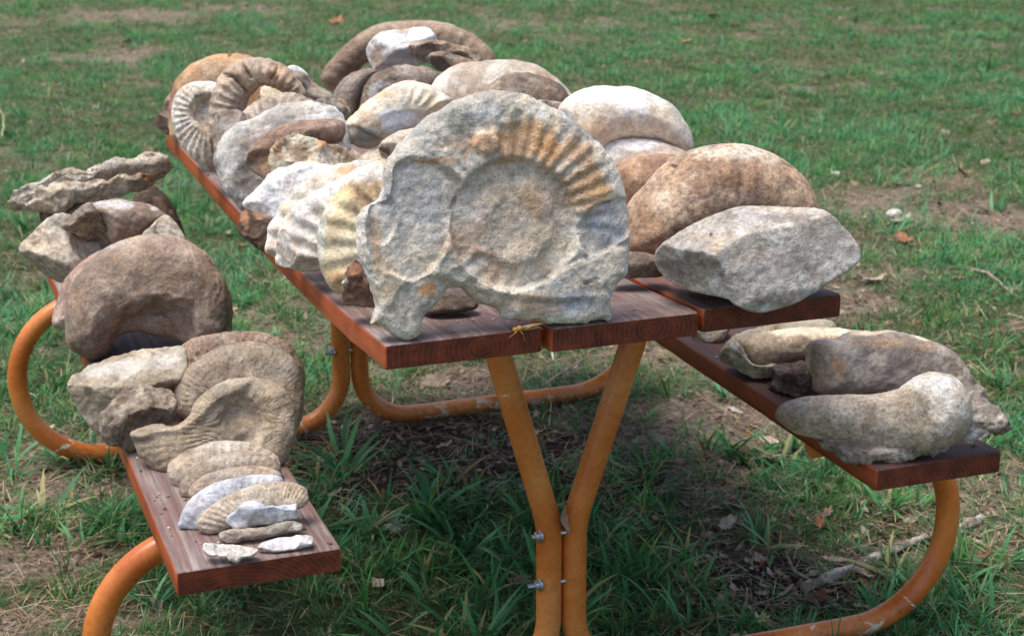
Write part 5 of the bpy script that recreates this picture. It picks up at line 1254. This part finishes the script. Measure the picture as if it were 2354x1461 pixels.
def place_leaf(px, py, size, col, label, rz=None, group=None, lobes=4, depth=.4, curl=.4, lift=.012, tiltx=0.0, asp=.62):
    x, y = gp(px, py); z = float(ground_height(np.array([x]), np.array([y]))[0])
    s = int(abs(px*7+py))
    o = obj('fallen_leaf', leaf_mesh('fallen_leaf', size, col, lobes, depth, curl, asp, s), None, None, (x, y, z+lift), (rng.normal(0, .2)+tiltx, rng.normal(0, .2), rng.uniform(0, 6.28) if rz is None else rz))
    tag(o, label, 'leaf', group)
for a in [(1748, 1425, .055, (196, 196, 138), 'pale yellow green lobed leaf on the bare soil at the bottom', .8, None, 3, .5),
          (1790, 1428, .036, (176, 146, 120), 'small tan leaf touching the yellow green leaf', 2.0),
          (1895, 1190, .055, (166, 126, 108), 'curled pinkish brown oak leaf on bare soil beneath the right bench', .4, None, 4, .5, .7),
          (1885, 1206, .045, (178, 98, 56), 'orange brown leaf just below the pinkish oak leaf', 1.2),
          (1768, 1028, .05, (206, 184, 160), 'cream coloured leaf on the grass left of the right bench end', 2.4, None, 2, .1),
          (1690, 952, .045, (216, 208, 196), 'whitish curled leaf in the thin grass under the right bench', 1.9),
          (1000, 876, .09, (190, 168, 142), 'long tan leaf lying beyond the rear ground tube', .2, None, 5, .3, .5),
          (905, 1212, .07, (196, 188, 182), 'pale star shaped leaf in the shade among coarse grass', 1.0, None, 5, .6, .5),
          (165, 1032, .038, (176, 156, 148), 'small greyish pink leaf resting by the rear left tube', 1.4),
          (1690, 1165, .075, (150, 130, 112), 'broad grey brown leaf on soil between the legs and the right bench', .1, None, 5, .35),
          (1915, 1285, .05, (204, 176, 152), 'buff leaf on the soil beside the bleached log', 2.7),
          (1870, 1390, .06, (120, 80, 60), 'dark rolled leaf on the soil near the bottom right', .3, None, 2, .1, 1.2),
          (1910, 1400, .05, (160, 124, 100), 'crumpled tan leaf next to the dark rolled leaf', 2.2, None, 3, .4, 1.1),
          (2000, 655, .11, (206, 184, 162), 'large tan leaf in the grass right of the angular chunk', 2.9, None, 3, .3, .6),
          (2200, 655, .09, (160, 100, 72), 'reddish brown leaf on the open lawn beside the twig', .9, None, 4, .5),
          (2080, 562, .10, (176, 116, 80), 'orange tan leaf on the lawn above the twig', 1.5, None, 4, .5),
          (2070, 515, .12, (210, 196, 174), 'pale leaf in the worn strip of lawn', .5, None, 3, .3),
          (772, 55, .17, (188, 124, 84), 'orange leaf standing up in the lawn behind the heap', .9, None, 4, .5, 1.0),
          (1570, 100, .14, (206, 160, 112), 'tan leaf on the far lawn above the white crescent fossil', 2.0, None, 3, .3),
          (1640, 45, .16, (200, 160, 116), 'yellowish tan leaf on the far lawn near the top', 1.1, None, 3, .3, .9),
          (2330, 270, .10, (150, 74, 44), 'dark red leaf on the lawn at the right edge', .7),
          (290, 98, .12, (206, 160, 120), 'light brown leaf on the far lawn at the top left', 1.9),
          (520, 745, .04, (190, 160, 138), 'pale leaf bit on the lawn beside the kidney fossil', .4),
          (615, 660, .05, (196, 172, 150), 'narrow dry leaf in the grass under the left table edge', 1.3, None, 1, .0),
          (655, 1300, .05, (170, 140, 120), 'tan leaf in the grass right of the left bench end', 2.0),
          (1195, 1330, .06, (150, 124, 108), 'brown leaf in the grass left of the front uprights', .3)]:
    place_leaf(*a)
CN = ['buff brown', 'dark brown', 'tan', 'pale cream', 'rust orange', 'umber', 'whitish']
SEEN = {}
for _ in range(74):
    px, py = rng.uniform(0, 2354), rng.uniform(0, 1461)
    sz = rng.uniform(.03, .06) if py > 500 else rng.uniform(.045, .09)
    ci = int(rng.integers(7)); lo = int(rng.integers(1, 5)); cu = rng.uniform(.3, 1.0)
    shp = 'narrow' if lo == 1 else ('tightly curled' if cu > .7 else 'flat lobed')
    if py < 230: where = 'on the far lawn ' + ('beyond the left of the heap' if px < 760 else ('right behind the back heap' if px < 1300 else 'far beyond the right bench'))
    elif py < 520: where = 'in the grass left of the table' if px < 700 else 'on the lawn past the brown crescent fossil'
    elif py < 900: where = 'beside the left bench' if px < 900 else ('under the rear of the table' if px < 1500 else 'on the lawn right of the right bench')
    else: where = 'outside the near left bench' if px < 420 else ('in the shade beneath the table' if px < 1500 else 'below the end of the right bench')
    key = (ci, shp, where)
    if key in SEEN: continue
    SEEN[key] = 1
    place_leaf(px, py, sz, LEAFC[ci], '%s %s fallen leaf %s' % (CN[ci], shp, where), None, 'dead leaves scattered over the lawn', lo, .05 if lo == 1 else rng.uniform(.2, .5), cu, .01, 0.0, .35 if lo == 1 else .62)

# twigs and the bleached branch
def stick(name, label, cat, pts, r0, r1, c, seed=0, cyl=8, parts=None, rough=.15):
    """pts: pixels on the ground plus height"""
    W3 = []
    for px, py, z in pts:
        x, y = gp(px, py); W3.append((x, y, z + float(ground_height(np.array([x]), np.array([y]))[0])))
    W3 = np.array(W3)
    L = np.r_[0, np.cumsum(np.linalg.norm(np.diff(W3, axis=0), axis=1))]; m = max(10, int(L[-1]/.008)); t = np.linspace(0, L[-1], m)
    Pp = np.stack([np.interp(t, L, W3[:, k]) for k in range(3)], 1)
    Pp[:, :2] += .006*np.stack([fbm(Pp, .06, 2, seed), fbm(Pp, .06, 2, seed+5)], 1)
    d = np.gradient(Pp, axis=0); d /= np.linalg.norm(d, axis=1)[:, None]
    V = []; F = []
    for j in range(m):
        s = np.cross(d[j], (0, 0, 1)); s /= np.linalg.norm(s); u = np.cross(s, d[j]); r = r0+(r1-r0)*j/(m-1)
        for k in range(cyl):
            a = 2*math.pi*k/cyl
            rr = r*(1+rough*float(vnoise(np.array([[j*.35, k*.9, seed*1.0]]))[0]))
            V.append(Pp[j]+s*rr*math.cos(a)+u*rr*math.sin(a))
    for j in range(m-1):
        for k in range(cyl):
            a = j*cyl+k; b = j*cyl+(k+1) % cyl; F.append((a, b, b+cyl, a+cyl))
    F.append(tuple(range(cyl-1, -1, -1))); F.append(tuple(range((m-1)*cyl, m*cyl)))
    V = np.array(V); loc = V.mean(0); loc[2] = V[:, 2].min()
    me = mesh_np(name, V-loc, F); shade(me)
    cc = lin(c[0])*np.ones((len(V), 3)); w = sstep(-.1, .25, fbm(V*np.array([1, 1, 1]), .02, 4, seed))[:, None]; cc = cc*(1-w)+lin(c[1])*w
    set_col(me, cc)
    o = obj(name, me, M_ROUGH, None, loc); tag(o, label, cat)
    return o
stick('bleached_branch', 'bleached grey white branch lying on the soil beneath the right bench', 'branch', [(1850, 1345, .008), (1960, 1300, .009), (2080, 1255, .010), (2180, 1228, .010), (2260, 1205, .009)], .0105, .008, ((206, 196, 182), (140, 122, 108)), 3, 14, rough=.45)
stick('twig', 'forked grey twig in front of the bleached branch', 'twig', [(1805, 1278, .02), (1825, 1310, .012), (1870, 1330, .010), (1925, 1335, .010), (1975, 1332, .008)], .0035, .002, ((170, 156, 142), (130, 112, 98)), 5)
stick('twig', 'long curved grey twig on dark soil under the tabletop', 'twig', [(928, 1016, .012), (1000, 1012, .014), (1060, 1022, .016), (1120, 1046, .014), (1182, 1085, .012)], .0042, .0032, ((122, 106, 92), (96, 80, 68)), 7)
stick('twig', 'thin pale twig beyond the rear ground tube', 'twig', [(1240, 908, .02), (1290, 885, .03), (1345, 868, .05)], .003, .002, ((196, 182, 166), (160, 144, 128)), 9)
stick('twig', 'short white twig seen through the gap below the tabletop end', 'twig', [(1262, 800, .09), (1266, 818, .05), (1272, 838, .01)], .004, .003, ((206, 196, 182), (170, 156, 142)), 11)
stick('twig', 'slender bare twig on the open lawn at the right', 'twig', [(2225, 632, .02), (2270, 652, .03), (2310, 680, .02), (2345, 700, .01)], .006, .003, ((160, 144, 128), (132, 116, 104)), 13)
stick('twig', 'hooked pale stem in the lawn at the left edge', 'twig', [(4, 330, .02), (9, 318, .04), (9, 300, .06), (3, 292, .08)], .004, .002, ((200, 186, 140), (170, 156, 112)), 17)
def pebble(px, py, r, c, label):
    x, y = gp(px, py); z = float(ground_height(np.array([x]), np.array([y]))[0])
    n, k = 14, 9; V = []; F = []
    for i in range(k+1):
        for j in range(n):
            a = math.pi*i/k; b = 2*math.pi*j/n
            V.append((math.sin(a)*math.cos(b), .75*math.sin(a)*math.sin(b), .6*math.cos(a)))
    for i in range(k):
        for j in range(n): F.append((i*n+j, (i+1)*n+j, (i+1)*n+(j+1) % n, i*n+(j+1) % n))
    V = np.array(V)*r; V *= (1+.22*fbm(V+px, r*.9, 3, 3))[:, None]
    me = mesh_np('pebble', V, F); shade(me); set_col(me, np.tile(lin(c), (len(V), 1)))
    tag(obj('pebble', me, M_CLEAN, None, (x, y, z+r*.45), (0, 0, px % 6)), label, 'pebble')
pebble(1922, 402, .022, (200, 194, 186), 'white pebble at the edge of the worn patch behind the brown crescent')
pebble(2265, 385, .026, (186, 170, 144), 'cream pebble on the lawn near the right edge')
pebble(2112, 435, .016, (190, 180, 166), 'small whitish pebble in the worn strip of lawn')
pebble(2055, 500, .03, (206, 200, 192), 'flat grey white stone in the worn strip of lawn')

# dry leaf caught between the uprights
me = leaf_mesh('dry_leaf', .058, (196, 156, 128), 2, .2, .3, .28, 5)
p = on_y(1297, 1190, .222)
tag(obj('dry_leaf', me, None, None, tuple(p), (math.radians(80), math.radians(80), .3)), 'dry pinkish leaf caught between the two front uprights', 'leaf')

# grasshopper on the sawn end of the outer plank
def grasshopper():
    root = tag(obj('grasshopper', None), 'small tan grasshopper clinging to the sawn end of the outer top plank', 'insect')
    P0 = on_y(1186, 757, -.004); root.location = tuple(P0)
    def body(name, a, b, r0, r1, c, n=12, k=12, pw=.7):
        a, b = np.array(a), np.array(b); d = b-a; L = np.linalg.norm(d); d /= L
        s = np.cross(d, (0, 1, 0)); s /= np.linalg.norm(s); u = np.cross(s, d); V = []; F = []
        for i in range(k+1):
            t = i/k; r = (r0*(1-t)+r1*t)*(math.sin(math.pi*min(max(t, .02), .98)))**pw
            for j in range(n):
                q = 2*math.pi*j/n; V.append(a+d*L*t+(s*math.cos(q)+u*math.sin(q))*r)
        for i in range(k):
            for j in range(n): F.append((i*n+j, i*n+(j+1) % n, (i+1)*n+(j+1) % n, (i+1)*n+j))
        me = mesh_np(name, np.array(V), F); shade(me); set_col(me, np.tile(lin(c), (len(V), 1)))
        return obj(name, me, M_LEAF, root)
    m_ = .001
    body('thorax', (-.002, -.004, .002), (.010, -.004, .003), .0045, .0042, (190, 130, 62))
    body('head', (-.007, -.004, .001), (.001, -.004, .002), .0036, .0036, (196, 140, 70))
    body('abdomen', (.006, -.004, .001), (.036, -.004, .001), .0036, .0020, (170, 140, 90))
    body('wing', (.006, -.0055, .004), (.040, -.0045, .006), .0028, .0018, (176, 150, 116))
    for (a, b, c) in (((0, -.006, 0), (-.006, -.009, -.003), (-.012, -.004, -.010)), ((.004, -.006, 0), (.008, -.009, -.006), (.012, -.005, -.018)), ((.012, -.007, .002), (.024, -.009, .006), (.038, -.006, -.002))):
        l = body('leg', a, b, .0009, .0009, (196, 140, 66), 6, 6, .2); 
        body('foot', b, c, .0007, .0006, (186, 130, 60), 6, 6, .2).parent = l
grasshopper()
